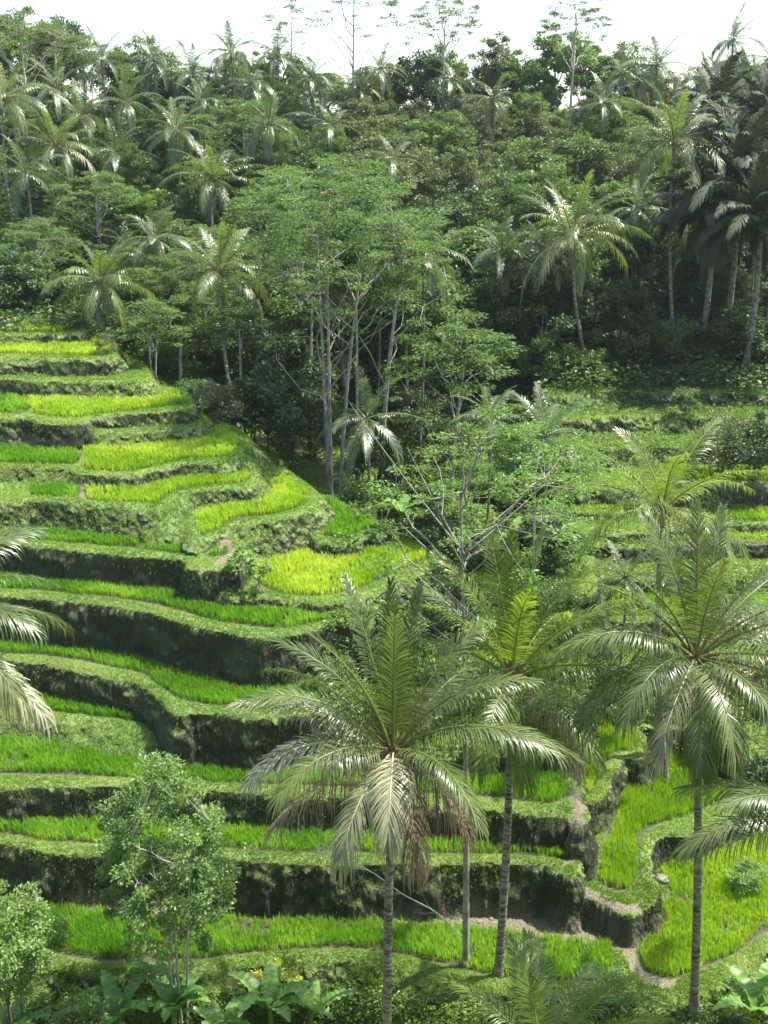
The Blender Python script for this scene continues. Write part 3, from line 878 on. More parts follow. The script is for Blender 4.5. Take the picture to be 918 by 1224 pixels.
def near_palm(label, crown_px, Y, base_px=None, base_Y=None, fronds=None, seed=1, Lr=4.6, nfr=24, nuts=7, bow=(0.2, 0), ll=1.12, trunk_r=(0.17, 0.12), group='coconut palms in the valley', nl=74, base_z=None, kmat='palm', lw=0.042, ls=None):
    cx, cy, cz = at_y(crown_px[0], crown_px[1], Y)
    bY = base_Y if base_Y else Y
    bx = at_y(base_px[0], base_px[1], bY)[0] if base_px else cx
    bz = gz(bx, bY) if base_z is None else base_z
    t = thing('coconut_palm', label, 'palm tree', (bx, bY, bz - 0.1), 0, group)
    top = np.array([cx - bx, cy - bY, cz - bz + 0.1])
    acc = Acc(); palm_trunk(acc, (0, 0, -0.3), top, *trunk_r, bow); acc.build('trunk', M['palm_trunk'], t, True)
    # fibrous heart of the crown
    acc = Acc()
    r = np.random.default_rng(seed)
    for k in range(30):
        a = r.uniform(0, 2 * np.pi); e = r.uniform(-0.6, 1.2)
        d = np.array([math.cos(e) * math.cos(a), math.cos(e) * math.sin(a), math.sin(e)])
        tube(acc, bez(top - UP * 0.35, top - UP * 0.1 + d * 0.25, top + d * r.uniform(0.4, 0.75) - UP * 0.12, 5), [0.11, 0.10, 0.07, 0.04, 0.015], 5)
    acc.build('crown_heart', M['fibre'], t, True)
    if fronds is None:
        fronds = []
        for k in range(nfr):
            age = k / (nfr - 1)
            az = k * 137.5 + r.uniform(-14, 14)
            el = 82 - 92 * age ** 0.9 + r.uniform(-7, 7)
            dr = 48 + 50 * age + r.uniform(-12, 12)
            fronds.append((az, el, Lr * r.uniform(0.85, 1.08) * (0.85 + 0.15 * min(1, age * 3)), dr, ('dry' if nl > 40 else 'old') if age > 0.96 else ('old' if r.random() < 0.08 else 'palm')))
    for k, (az, el, l, dr, kind) in enumerate(fronds):
        acc = Acc()
        kk = {'palm': kmat, 'dry': 'palm_dry', 'old': 'palm_old', 'yellow': 'palm_yellow'}[kind]
        elr = math.radians(el)
        age = max(0, min(1, (80 - el) / 90))
        frond_geo(acc, top + np.array([math.cos(math.radians(az)) * 0.08, math.sin(math.radians(az)) * 0.08, -0.1]), math.radians(az), elr, l * (ls or LS), math.radians(dr * 0.88), nl,
                  ll * (0.8 if el > 72 else 1.0), (0.22 + 0.75 * age) * (1.5 if kind == 'dry' else 1), lw, r.uniform(-0.5, 0.5), seed * 100 + k, r.uniform(-0.25, 0.25), kind == 'dry')
        o = acc.build('frond', M[kk], t)
        if kind == 'dry':
            o['label'] = 'dry brown hanging frond'
    V, Q = ico_pts(0.115)
    for k in range(nuts):
        a = r.uniform(0, 2 * np.pi)
        acc = Acc(); acc.add(V * r.uniform(0.8, 1.1) + top + np.array([math.cos(a) * r.uniform(.2, .34), math.sin(a) * r.uniform(.2, .34), -0.35 - r.uniform(0, 0.3)]), Q)
        acc.build('coconut', M['nut'], t, True)
    return t


# azimuth: 0 right, 90 away from the camera, 180 left, 270 towards the camera
near_palm('large coconut palm front and centre with browning lower fronds', (470, 893), 33.0, (464, 1300), 33.0, [
    (95, 84, 4.6, 18, 'palm'), (60, 80, 4.5, 25, 'palm'), (270, 80, 4.8, 22, 'palm'), (130, 76, 4.9, 35, 'palm'), (200, 74, 4.6, 42, 'palm'),
    (165, 64, 4.6, 62, 'palm'), (185, 52, 4.4, 75, 'palm'), (150, 45, 4.4, 65, 'palm'), (20, 70, 4.3, 50, 'palm'), (350, 60, 4.6, 70, 'palm'),
    (10, 50, 4.8, 72, 'palm'), (335, 42, 5.0, 78, 'palm'), (352, 30, 5.2, 70, 'palm'), (45, 40, 4.2, 60, 'palm'),
    (172, 36, 4.6, 55, 'old'), (190, 24, 4.2, 80, 'old'), (215, 30, 4.0, 85, 'palm'), (305, 30, 4.2, 90, 'palm'),
    (268, 8, 2.9, 95, 'old'),  (205, -5, 3.9, 45, 'dry'), (335, -20, 3.0, 60, 'dry'), (290, -25, 3.0, 62, 'dry'), (240, -10, 3.4, 70, 'old')],
    seed=3, nuts=6, bow=(-0.1, 0))
near_palm('coconut palm behind and right of the large central palm', (612, 806), 37.2, (595, 1178), 37.2, [
    (90, 86, 4.4, 16, 'palm'), (120, 80, 4.6, 26, 'palm'), (60, 79, 4.6, 30, 'palm'), (170, 74, 4.4, 42, 'palm'), (10, 72, 4.6, 48, 'palm'), (270, 74, 4.4, 40, 'palm'),
    (195, 62, 4.4, 58, 'palm'), (345, 60, 4.8, 62, 'palm'), (150, 52, 4.6, 60, 'palm'), (20, 46, 4.8, 62, 'palm'),
    (180, 38, 4.4, 68, 'palm'), (330, 34, 4.8, 72, 'palm'), (355, 20, 4.8, 55, 'palm'), (60, 28, 4.6, 60, 'palm'),
    (300, 16, 4.2, 78, 'palm'), (250, 10, 3.8, 85, 'palm'), (340, 2, 4.4, 60, 'palm'), (200, 0, 3.8, 70, 'palm'), (315, -15, 3.2, 60, 'dry'), (280, -25, 3.2, 60, 'palm'), (160, -5, 3.8, 60, 'old')],
    seed=5, nuts=7, bow=(0.1, 0), kmat='palm_fresh')
near_palm('tall coconut palm at right with slender grey trunk and full crown', (832, 782), 35.2, (830, 1212), 35.6, [
    (95, 84, 4.3, 20, 'palm'), (60, 78, 4.3, 32, 'palm'), (140, 77, 4.4, 34, 'palm'), (270, 78, 3.9, 34, 'palm'), (190, 68, 4.2, 58, 'palm'), (10, 68, 4.3, 58, 'palm'),
    (345, 55, 4.6, 70, 'palm'), (165, 54, 4.4, 70, 'palm'), (30, 46, 4.8, 62, 'palm'), (200, 40, 4.4, 78, 'palm'), (5, 34, 4.8, 66, 'palm'), (178, 30, 4.2, 82, 'palm'),
    (325, 26, 4.6, 75, 'palm'), (225, 24, 4.0, 88, 'palm'), (300, 14, 3.8, 84, 'palm'), (275, 4, 3.6, 88, 'palm'), (60, 26, 4.6, 60, 'palm'), (115, 28, 4.6, 60, 'palm'),
    (340, 4, 4.4, 64, 'palm'), (195, 6, 3.9, 74, 'palm'), (318, -12, 3.8, 60, 'palm'), (262, -22, 3.4, 60, 'palm'), (150, 8, 4.0, 60, 'palm'), (240, -12, 3.4, 66, 'old')],
    seed=8, nuts=8, bow=(0.12, 0), trunk_r=(0.16, 0.11))
near_palm('coconut palm standing behind and above the right hand palm', (792, 605), 49.5, (800, 900), 49.5, None, seed=11, Lr=4.5, nfr=17, kmat='palm_fresh', nuts=5, bow=(-0.3, 0), nl=56)
near_palm('palm at the left edge reaching fronds over the upper terraces', (-118, 748), 31.0, (-70, 1200), 31.0, [
    (40, 50, 4.2, 62, 'palm'), (5, 46, 4.0, 74, 'palm'), (350, 36, 3.9, 80, 'palm'), (20, 20, 4.0, 70, 'palm'), (335, 10, 4.0, 66, 'palm'), (345, -8, 4.3, 42, 'old'), (90, 60, 4.0, 50, 'palm'), (180, 60, 4.0, 60, 'palm'),
    (200, 20, 4.0, 60, 'palm'), (270, 30, 4.0, 60, 'palm'), (130, 30, 4.0, 60, 'palm'), (310, -20, 3.6, 50, 'palm'), (240, -10, 3.6, 50, 'palm')], seed=14, nuts=3)
near_palm('palm at the right edge with yellowing frond tips', (985, 800), 36.5, (990, 1200), 36.5, [
    (180, 52, 4.2, 66, 'palm'), (165, 34, 4.0, 70, 'palm'), (200, 26, 4.0, 72, 'yellow'), (185, 8, 4.0, 60, 'yellow'), (220, 40, 4.0, 70, 'palm'), (90, 60, 4.0, 60, 'palm'), (0, 40, 4.2, 60, 'palm'),
    (300, 40, 4.2, 60, 'palm'), (130, 40, 4.2, 60, 'palm'), (60, 30, 4.2, 60, 'palm'), (240, 0, 3.6, 60, 'palm')], seed=16, nuts=3)
near_palm('palm beyond the right edge arching two long fronds over the lower paddy', (1000, 985), 31.5, (1010, 1300), 31.5, [
    (172, 34, 4.2, 62, 'palm'), (186, 20, 4.4, 66, 'palm'), (195, 46, 4.0, 64, 'palm'), (160, 60, 3.8, 60, 'palm'), (90, 60, 4.0, 60, 'palm'), (0, 40, 4.2, 60, 'palm'), (300, 40, 4.2, 60, 'palm'), (230, 10, 3.6, 60, 'palm')], seed=18, nuts=3)
near_palm('young palm at the bottom edge showing only its upper frond tips', (650, 1268), 30.5, (650, 1330), 30.5, [
    (90, 60, 3.0, 60, 'palm'), (150, 48, 3.2, 66, 'palm'), (30, 46, 3.2, 66, 'palm'), (180, 40, 3.2, 66, 'palm'), (5, 40, 3.2, 62, 'palm'), (110, 72, 2.8, 50, 'palm'), (60, 35, 3.2, 60, 'palm'),
    (250, 40, 2.8, 60, 'palm'), (300, 40, 2.8, 60, 'palm')], seed=20, nuts=0, kmat='palm_fresh', ls=1.4)
KEYP = [((262, 325), 90, (290, 512), 82, 'palm with upright heart behind the hill shoulder, leaning trunk', 41, 5.2, 22),
        ((684, 280), 93, (706, 402), 93, 'big full palm in the middle of the right hand forest', 42, 6.3, 26),
        ((806, 168), 98, (811, 388), 96, 'tall palm with long slender trunk in the right hand forest', 43, 6.0, 24),
        ((66, 174), 120, (71, 322), 118, 'palm with long bare trunk standing clear of the forest at left', 44, 5.4, 22),
        ((120, 336), 90, (124, 408), 90, 'low coconut palm just beyond the top paddy at left', 45, 4.6, 20),
        ((4, 118), 120, (12, 225), 118, 'palm cut by the left edge with a tall pale trunk', 46, 5.2, 20),
        ((254, 214), 116, (262, 300), 114, 'palm above the leaning trunk palm, in the middle forest', 47, 5.6, 20)]
for (c_, Yc, b_, Yb, lab, sd0, L0, nf) in KEYP:
    near_palm(lab, c_, Yc, b_, Yb, None, seed=sd0, Lr=L0, nfr=nf, nuts=0, nl=34, lw=0.085, ls=1.0, group='palms scattered through the forest', kmat='palm', ll=1.0,
              base_z=min(gz(at_y(*b_, Yb)[0], Yb), at_y(*b_, Yb)[2]), bow=(-0.4, 0))
print('near palms done')

# distant palms: two shared kinds of crown
def far_palm_proto(seed, H_=10.0, Lr=4.2, nfr=20, nl=26, mat='palm_far', up=74, spread=95, lw=0.13, r0=0.16, trunkmat='palm_trunk', ll=1.0):
    t = thing('coconut_palm', 'x', 'palm tree')
    acc = Acc(); palm_trunk(acc, (0, 0, -0.5), (0.3, 0, H_), r0, r0 * 0.65, (0.35, 0.1), 14, 6); acc.build('trunk', M[trunkmat], t, True)
    acc = Acc(); r = np.random.default_rng(seed)
    for k in range(nfr):
        age = k / (nfr - 1)
        az = math.radians(k * 137.5 + r.uniform(-15, 15))
        el = math.radians(up - spread * age ** 0.9 + r.uniform(-8, 8))
        frond_geo(acc, (0.3, 0, H_ - 0.05), az, el, Lr * r.uniform(0.82, 1.1), math.radians(46 + 44 * age + r.uniform(-12, 12)), nl, ll, 0.25 + 0.45 * age, lw, r.uniform(-.4, .4), seed * 77 + k, r.uniform(-.2, .2))
    acc.build('crown', M[mat], t)
    return t


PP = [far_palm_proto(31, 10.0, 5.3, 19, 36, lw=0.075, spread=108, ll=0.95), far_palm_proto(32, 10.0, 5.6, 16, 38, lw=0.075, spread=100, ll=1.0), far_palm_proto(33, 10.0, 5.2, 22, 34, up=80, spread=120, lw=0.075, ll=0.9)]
SUG = far_palm_proto(34, 7.0, 7.4, 34, 46, 'sugar', 86, 105, 0.17, 0.3, ll=1.35)
SUG.name = 'sugar_palm'
used = set()

PALMS = [  # crown px, distance, frond scale, label
    (68, 105, 138, 1.0, 'dark palm just above the long trunked one at left'),
    (121, 72, 150, 1.0, 'leftmost dark palm breaking the skyline'),
    (183, 72, 148, 1.0, 'second palm breaking the skyline from the left'),
    (150, 122, 135, 1.0, 'drooping dark palm below the two left skyline palms'),
    (138, 183, 124, 0.95, 'palm right of the long trunked one at left'),
    (276, 62, 150, 1.1, 'third palm breaking the skyline from the left'),
    (238, 120, 138, 0.8, 'small palm in the forest under the third skyline palm'),
    (331, 66, 152, 1.0, 'fourth palm breaking the skyline from the left'),
    (372, 92, 146, 1.0, 'palm left of the tall bare skyline tree'),
    (322, 148, 122, 1.1, 'broad palm in the upper forest left of the feathery canopy'),
    (395, 150, 128, 0.8, 'small palm above the feathery canopy'),
    (432, 108, 148, 0.9, 'palm just right of the tall bare skyline tree'),
    (505, 300, 84, 0.9, 'palm with drooping fronds inside the right side of the feathery canopy'),
    (452, 300, 92, 0.85, 'palm half hidden behind the feathery tree trunks'),
    (650, 300, 95, 0.8, 'smaller palm crowding the big full palm from the left'),
    (785, 78, 142, 1.15, 'palm with hanging dry skirt breaking the skyline at right'),
    (742, 88, 146, 0.9, 'palm left of the skirted skyline palm'),
    (876, 48, 146, 0.95, 'palm rising highest above the skyline at far right'),
    (922, 70, 140, 0.9, 'palm at the right edge of the skyline'),
    (935, 205, 100, 1.1, 'pale fronded palm cut by the right edge'),
    (585, 498, 62, 0.62, 'young upright palm above the sprays of the slender tree'),
    (652, 520, 60, 0.75, 'young drooping palm right of the slender tree'),
    (438, 500, 72, 0.9, 'palm in the dark gully with one long drooping frond'),
    (150, 300, 110, 0.7, 'small palm in the forest above the low one at left'),
    (540, 95, 150, 0.9, 'palm on the skyline left of the layered umbrella tree'),
    (470, 190, 118, 0.8, 'palm poking through the top of the feathery canopy'),
    (205, 390, 92, 0.55, 'little palm on the forest edge right of the top paddy'),
    (748, 690, 55, 0.6, 'small palm in the scrub left of the two right hand palms'),
    (30, 205, 112, 0.95, 'palm near the left edge below the tall edge palm'),
    (95, 140, 128, 0.95, 'dark palm between the long trunked palm and the skyline at left'),
    (210, 155, 124, 1.0, 'palm in the upper forest left of the feathery canopy top'),
    (300, 100, 140, 1.0, 'dark palm just below the skyline, left of the tall bare tree'),
    (185, 285, 100, 0.9, 'palm in the lower forest, right of the low palm by the top paddy'),
    (590, 118, 142, 0.85, 'palm in the olive trees near the skyline middle'),
    (722, 122, 135, 0.9, 'palm below the skirted skyline palm'),
    (845, 92, 138, 1.0, 'palm just left of the highest far right palm'),
    (455, 82, 150, 0.9, 'palm on the skyline between the tallest tree and the umbrella tree'),
    (230, 88, 150, 1.0, 'palm on the skyline left of the third one'),
    (600, 300, 96, 0.9, 'palm in shade left of the big full palm'),
    (762, 250, 104, 0.9, 'palm between the big full palm and the tall slender one'),
]
for k, (px, py, Yd, fs, lab) in enumerate(PALMS):
    fs *= 0.84
    x, y, zc = at_y(px, py, Yd)
    zg = gz(x, y)
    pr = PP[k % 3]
    hgt = max(2.2, zc - zg)
    s_h = hgt / 10.0
    # stretch trunk only: separate scale for root; crown keeps its own size through child scale
    if id(pr) not in used:
        used.add(id(pr)); o = pr; o.location = (x - .3 * fs, y, zg)
        o['label'] = lab; o['group'] = 'palms scattered through the forest'; o.rotation_euler = (0, 0, 0)
    else:
        o = dup(pr, (x - .3 * fs, y, zg), 0.0, lab, 'palms scattered through the forest')
    o.scale = (1, 1, 1)
    rz = rng.uniform(0, 6.28)
    for ch in o.children:
        if ch.name.startswith('trunk'):
            ch.scale = (fs, fs, s_h)
        else:
            ch.scale = (fs, fs, fs)
            ch.rotation_euler = (0, 0, rz)
            ch.location = (.3 * fs - .3 * fs * math.cos(rz), -.3 * fs * math.sin(rz), hgt - 10.0 * fs)
SPOS = [(880, 215, 97, 1.0, 'dark sugar palm with heavy plumes left of the pale edge palm'), (912, 150, 104, 0.9, 'dark sugar palm towering at the right edge of the forest'),
        (848, 255, 96, 0.8, 'dark sugar palm crowding the slender trunk palm at right'), (905, 262, 92, 0.8, 'lowest dark sugar palm at the right edge'),
        (862, 130, 118, 0.8, 'sugar palm behind the others below the right skyline')]
for k, (px, py, Yd, fs, lab) in enumerate(SPOS):
    x, y, zc = at_y(px, py, Yd)
    zg = gz(x, y)
    hgt = zc - zg
    if k == 0:
        o = SUG; o.location = (x, y, zg); o['label'] = lab; o['group'] = 'sugar palms'
    else:
        o = dup(SUG, (x, y, zg), 0, lab, 'sugar palms')
    for ch in o.children:
        if ch.name.startswith('trunk'):
            ch.scale = (1, 1, hgt / 7.0)
        else:
            ch.scale = (fs, fs, fs); ch.location = (0, 0, hgt - 7.0 * fs); ch.rotation_euler = (0, 0, 0.6 * k)
print('far palms done')

# ------------------------------------------------------------------ broadleaf trees
def tree_geo(seed, H_, R_, cb, ncl, per, leaf, style='round', trunk_r=0.2, lean=(0, 0), nst=1, flat=0.7, wr=0.5, rc=0.9, limb_var=0.5, stem_spread=0.4):
    r = np.random.default_rng(seed)
    wood = Acc(); lv = Acc()
    cz = (H_ + cb) / 2; hz = (H_ - cb) / 2
    cl = []
    tries = 0
    lob = r.uniform(0.72, 1.15, 12)
    while len(cl) < ncl and tries < ncl * 30:
        tries += 1
        d = r.normal(0, 1, 3); d /= np.linalg.norm(d)
        q = r.uniform(0.25, 1.0) ** 0.55
        az = math.atan2(d[1], d[0]); lb = lob[int((az + math.pi) / (2 * math.pi) * 11.99)]
        if style == 'umbrella':
            a = r.uniform(0, 2 * np.pi); u = r.random() ** 0.6
            lb = lob[int(a / 6.2832 * 11.99)]
            dome = H_ - hz * 0.9 * u ** 2.2
            zz = dome - abs(r.normal(0, 0.42)) * hz * 1.1
            if zz < cb:
                continue
            p_ = np.array([math.cos(a) * u * R_ * lb, math.sin(a) * u * R_ * lb, zz])
            if vnoise(np.array([p_[0] + seed]), np.array([p_[1] + zz * 2.3]), 0.9, 70)[0] < -0.12:
                continue
        else:
            if d[2] < -0.3 and r.random() < 0.6:
                continue
            p_ = np.array([d[0] * R_ * q * lb, d[1] * R_ * q * lb, cz + d[2] * hz * q * (0.85 + 0.3 * r.random())])
        cl.append(p_)
    cl = np.array(cl)
    stems = []
    for s in range(nst):
        a = s / nst * 6.28 + r.uniform(0, 1)
        off = np.array([math.cos(a), math.sin(a), 0]) * (stem_spread if nst > 1 else 0)
        tip = np.array([lean[0], lean[1], cb + (H_ - cb) * 0.6]) + off * 2.2
        P = bez(off * 0.5 + np.array([0, 0, -0.4]), off + np.array([lean[0] * 0.15, lean[1] * 0.15, H_ * 0.4]), tip, 10)
        tube(wood, P, trunk_r / math.sqrt(nst) * np.linspace(1.15, 0.3, 10), 7)
        stems.append(P)
    nmaj = max(5, len(cl) // 7)
    order = r.permutation(len(cl))
    limbs = []
    for k_, ci in enumerate(order):
        c = cl[ci]
        if k_ < nmaj:
            P = stems[r.integers(0, nst)]
            rad_ = np.hypot(c[0] - lean[0], c[1] - lean[1])
            zt = np.clip(c[2] - r.uniform(0.6, 1.4) * (rad_ + 0.8), cb * r.uniform(0.45, 0.9), P[-1, 2] - r.uniform(0, .8))
            s_ = np.array([np.interp(zt, P[:, 2], P[:, q_]) for q_ in range(3)])
            mid = s_ * 0.55 + c * 0.45 + np.array([0, 0, (c[2] - s_[2]) * r.uniform(-0.1, 0.2)]) + r.normal(0, 0.04 * (rad_ + 1), 3)
            B_ = bez(s_, mid, c, 7) + np.vstack([[0, 0, 0], r.normal(0, 0.03 * (rad_ + 1), (5, 3)), [0, 0, 0]])
            tube(wood, B_, trunk_r * (0.30 if style == 'umbrella' else 0.4) * np.linspace(1, 0.2, 7) / math.sqrt(nst) + 0.008, 5)
            limbs.append(B_)
        else:
            AL = np.concatenate([b_[2:] for b_ in limbs])
            dd = np.linalg.norm(AL - c, axis=1) + 0.6 * np.maximum(AL[:, 2] - c[2] + 0.3, 0)
            s_ = AL[int(np.argmin(dd))]
            mid = s_ * 0.5 + c * 0.5 + r.normal(0, 0.12, 3) - np.array([0, 0, 0.08])
            tube(wood, bez(s_, mid, c, 4), trunk_r * 0.09 * np.linspace(1, 0.3, 4) / math.sqrt(nst) + 0.007, 4)
    # leaves
    C = np.repeat(cl, per, axis=0)
    n = len(C)
    g = r.normal(0, 1, (n, 3))
    g = g / np.linalg.norm(g, axis=1, keepdims=True) * (r.random((n, 1)) ** 0.45)
    rcv = np.repeat(r.uniform(0.6, 1.25, len(cl)), per)[:, None] * rc
    fl = 0.30 if style == 'umbrella' else flat
    C = C + g * rcv * np.array([1, 1, fl])
    out = nrm(C - np.array([0, 0, cz]))
    D = nrm(g * np.array([1, 1, 0.4]) + r.normal(0, 0.5, (n, 3)) + out * 0.4)
    if style == 'umbrella':
        Nn = nrm(UP + r.normal(0, 0.4, (n, 3)))
        D = nrm(D * np.array([1, 1, 0.45]))
    else:
        Nn = nrm(UP * 0.9 + out * 0.6 + r.normal(0, 0.6, (n, 3)))
    cv = np.repeat(r.normal(0, 0.10, len(cl)), per)
    var = np.clip(0.5 + cv + r.normal(0, 0.16, n), 0, 1)
    L_ = leaf * r.uniform(0.65, 1.3, n)
    leaves(lv, C - D * L_[:, None] * 0.5, D, Nn, L_, L_ * wr, var, 0.1)
    return wood, lv


def tree(name, label, cat, loc, geo, lmat, bark='bark', rz=0, group=None, sc=1.0, crown='crown'):
    t = thing(name, label, cat, loc, rz, group, sc)
    geo[0].build('trunk', M[bark], t, True)
    geo[1].build(crown, M[lmat], t)
    return t


GF = 'forest trees across the valley'
protos = {
    'dark': [('dark', dict(H_=10, R_=4.2, cb=1.5, ncl=85, per=150, leaf=0.34)), ('dark', dict(H_=10, R_=3.6, cb=2.2, ncl=75, per=150, leaf=0.30, rc=1.0))],
    'mid': [('mid', dict(H_=10, R_=4.0, cb=1.8, ncl=80, per=150, leaf=0.32)), ('mid', dict(H_=10, R_=3.2, cb=1.5, ncl=95, per=120, leaf=0.26, rc=0.75))],
    'olive': [('olive', dict(H_=10, R_=3.9, cb=1.2, ncl=110, per=130, leaf=0.24, rc=0.8)), ('olive', dict(H_=10, R_=3.3, cb=2.0, ncl=100, per=120, leaf=0.24, rc=0.7))],
    'light': [('light', dict(H_=10, R_=3.8, cb=2.0, ncl=70, per=140, leaf=0.34, rc=0.85))],
    'feather': [('feather', dict(H_=10, R_=5.2, cb=3.6, ncl=95, per=120, leaf=0.26, style='umbrella', wr=0.38, rc=1.15))],
}
descr = {'dark': 'dark broadleaf tree', 'mid': 'mid green leafy tree', 'olive': 'olive grey fine leaved tree', 'light': 'fresh light green tree', 'feather': 'flat topped feathery tree'}
PROT = {}
sd = 100
for k, L_ in protos.items():
    PROT[k] = []
    for lm, kw in L_:
        sd += 1
        t = tree('feathery_tree' if k == 'feather' else 'broadleaf_tree', 'x', 'tree', (0, 0, 0), tree_geo(sd, **kw), lm, 'bark_pale' if k == 'feather' else 'bark', 0, GF)
        PROT[k].append([t, False])


def ordn(n):
    w = ['first', 'second', 'third', 'fourth', 'fifth', 'sixth', 'seventh', 'eighth', 'ninth', 'tenth', 'eleventh', 'twelfth', 'thirteenth', 'fourteenth', 'fifteenth', 'sixteenth', 'seventeenth', 'eighteenth', 'nineteenth', 'twentieth']
    if n < 20:
        return w[n]
    if n < 29:
        return 'twenty-' + w[n - 20]
    return ['thirtieth', 'thirty-first', 'thirty-second', 'thirty-third', 'thirty-fourth', 'thirty-fifth', 'thirty-sixth', 'thirty-seventh'][n - 29]


def put(kind, loc, sc, label, group=GF):
    e = PROT[kind][int(rng.integers(0, len(PROT[kind])))]
    rz = rng.uniform(0, 6.28)
    if not e[1]:
        e[1] = True
        o = e[0]; o.location = loc; o.rotation_euler = (0, 0, rz); o.scale = sc if isinstance(sc, tuple) else (sc,) * 3; o['label'] = label; o['group'] = group
        return o
    return dup(e[0], loc, rz, label, group, sc)


# rows of forest: distance, wanted height of the tops in the photo (px), step between trees (px)
def topline(px):
    return float(np.interp(px, [-60, 0, 60, 120, 200, 260, 330, 420, 500, 560, 620, 700, 750, 800, 860, 918, 980], [12, 12, 22, 50, 68, 72, 74, 76, 74, 68, 52, 48, 64, 82, 80, 80, 80]))


ROWS = [
    (98, 318, 52, 'in the lowest forest row'),
    (106, 268, 50, 'in second lowest forest row'),
    (115, 218, 48, 'in third lowest forest row'),
    (125, 176, 46, 'in fourth lowest forest row'),
    (137, 138, 44, 'in fifth lowest forest row'),
    (150, 108, 42, 'in row below skyline'),
    (166, None, 40, 'along the skyline'),
    (172, 132, 34, 'low under the skyline crowns'),
    (182, 116, 34, 'just behind the skyline'),
]
cnt = 0
for ri, (Yd, ty, step, phrase) in enumerate(ROWS):
    lst = []
    px = -75 + rng.uniform(0, 20)
    while px < 1000:
        lst.append(px + rng.uniform(-9, 9)); px += step * rng.uniform(0.8, 1.2)
    per_kind = {}
    for px in lst:
        Y_ = Yd + rng.uniform(-4, 4)
        if any(abs(px - (a_ + b_) / 2) < 24 and Y_ < yk + 1 for a_, b_, yk in ((262, 290, 90), (684, 706, 93), (806, 811, 97), (66, 71, 120), (120, 124, 90), (4, 12, 116))):
            continue
        tpy = topline(px) + rng.uniform(-22, 10) if ty is None else ty + rng.uniform(-24, 26)
        x, y, zt = at_y(px, max(tpy, topline(px) - 20 + 5 * max(0, 6 - ri)), Y_)
        zg = gz(x, y)
        h = zt - zg
        h = max(3.5, h)
        # which kind grows where
        if px > 835:
            w = [('dark', .75), ('mid', .15), ('olive', .1)]
        elif px > 540 and ri >= 3:
            w = [('olive', .72), ('mid', .18), ('light', .1)]
        elif px > 540:
            w = [('dark', .4), ('mid', .4), ('olive', .2)]
        elif px > 330:
            w = [('dark', .25), ('olive', .3), ('mid', .3), ('feather', .15)]
        else:
            w = [('dark', .34), ('mid', .26), ('feather', .20), ('olive', .12), ('light', .08)]
        if ri >= 7:
            w = [('dark', .5), ('mid', .3), ('olive', .2)]
        u = rng.random(); acc_ = 0
        for kd, ww in w:
            acc_ += ww
            if u <= acc_:
                break
        sxy = max(0.55, min(1.25, h / 10.0 * 1.05)) * rng.uniform(0.85, 1.15)
        lab = f"{ordn(per_kind.get(kd, 0))} {descr[kd]} from the left {phrase}"
        per_kind[kd] = per_kind.get(kd, 0) + 1
        put(kd, (x, y, zg - 0.2), (sxy, sxy, h / 10.0), lab)
        cnt += 1
print('forest trees', cnt)

# trees placed one by one
BIG = tree('feathery_tree', 'largest feathery tree with broad layered canopy and pale trunks in the middle', 'tree',
           (*at_y(398, 590, 76)[:2], gz(*at_y(398, 590, 76)[:2]) - .2),
           tree_geo(201, 23.0, 7.0, 9.5, 190, 120, 0.25, 'umbrella', 0.24, (0.4, 0.2), 3, 0.6, 0.36, 1.15, stem_spread=0.9), 'feather', 'bark_grey')
x, y, _ = at_y(455, 560, 82)
t = tree('feathery_tree', 'feathery tree with pale leaning trunk right behind the largest one', 'tree', (x, y, gz(x, y) - .2),
         tree_geo(202, 22.0, 5.4, 11.0, 110, 110, 0.30, 'umbrella', 0.20, (1.8, 0), 1, 0.6, 0.36, 1.1), 'feather', 'bark_pale')
x, y, _ = at_y(540, 500, 78)
t = tree('feathery_tree', 'lower feathery tree leaning out on the right side of the broad canopy', 'tree', (x, y, gz(x, y) - .2),
         tree_geo(203, 15.0, 4.4, 5.5, 85, 110, 0.30, 'umbrella', 0.17, (0.8, -0.6), 1, 0.6, 0.36, 1.1), 'feather', 'bark_pale')
for k, (px, py, Yd, h, rr_, lab) in enumerate([
        (372, 560, 88, 17, 3.0, 'thin pale trunked tree left of the largest feathery tree'), (428, 590, 79, 18, 2.6, 'thin pale trunked tree just right of the largest feathery tree'),
        (488, 470, 92, 15, 3.2, 'thin pale trunked tree at the right edge of the gully'), (360, 480, 98, 14, 3.0, 'small thin trunked tree deep in the gully'),
        (290, 500, 88, 9, 2.2, 'thin leaning tree above the large grey green bush'), (600, 420, 96, 12, 3.0, 'thin tree at forest foot left of the big full palm'),
        (215, 450, 88, 8, 1.8, 'thin pale trunked tree behind the hill shoulder')]):
    x, y, _ = at_y(px, py, Yd)
    tree('feathery_tree', lab, 'tree', (x, y, gz(x, y) - .2), tree_geo(240 + k, h, rr_, h * 0.55, 45, 110, 0.26, 'umbrella', 0.15, (0.5 - k % 3 * 0.5, 0), 1, 0.6, 0.4, 0.9), 'feather', 'bark_pale')
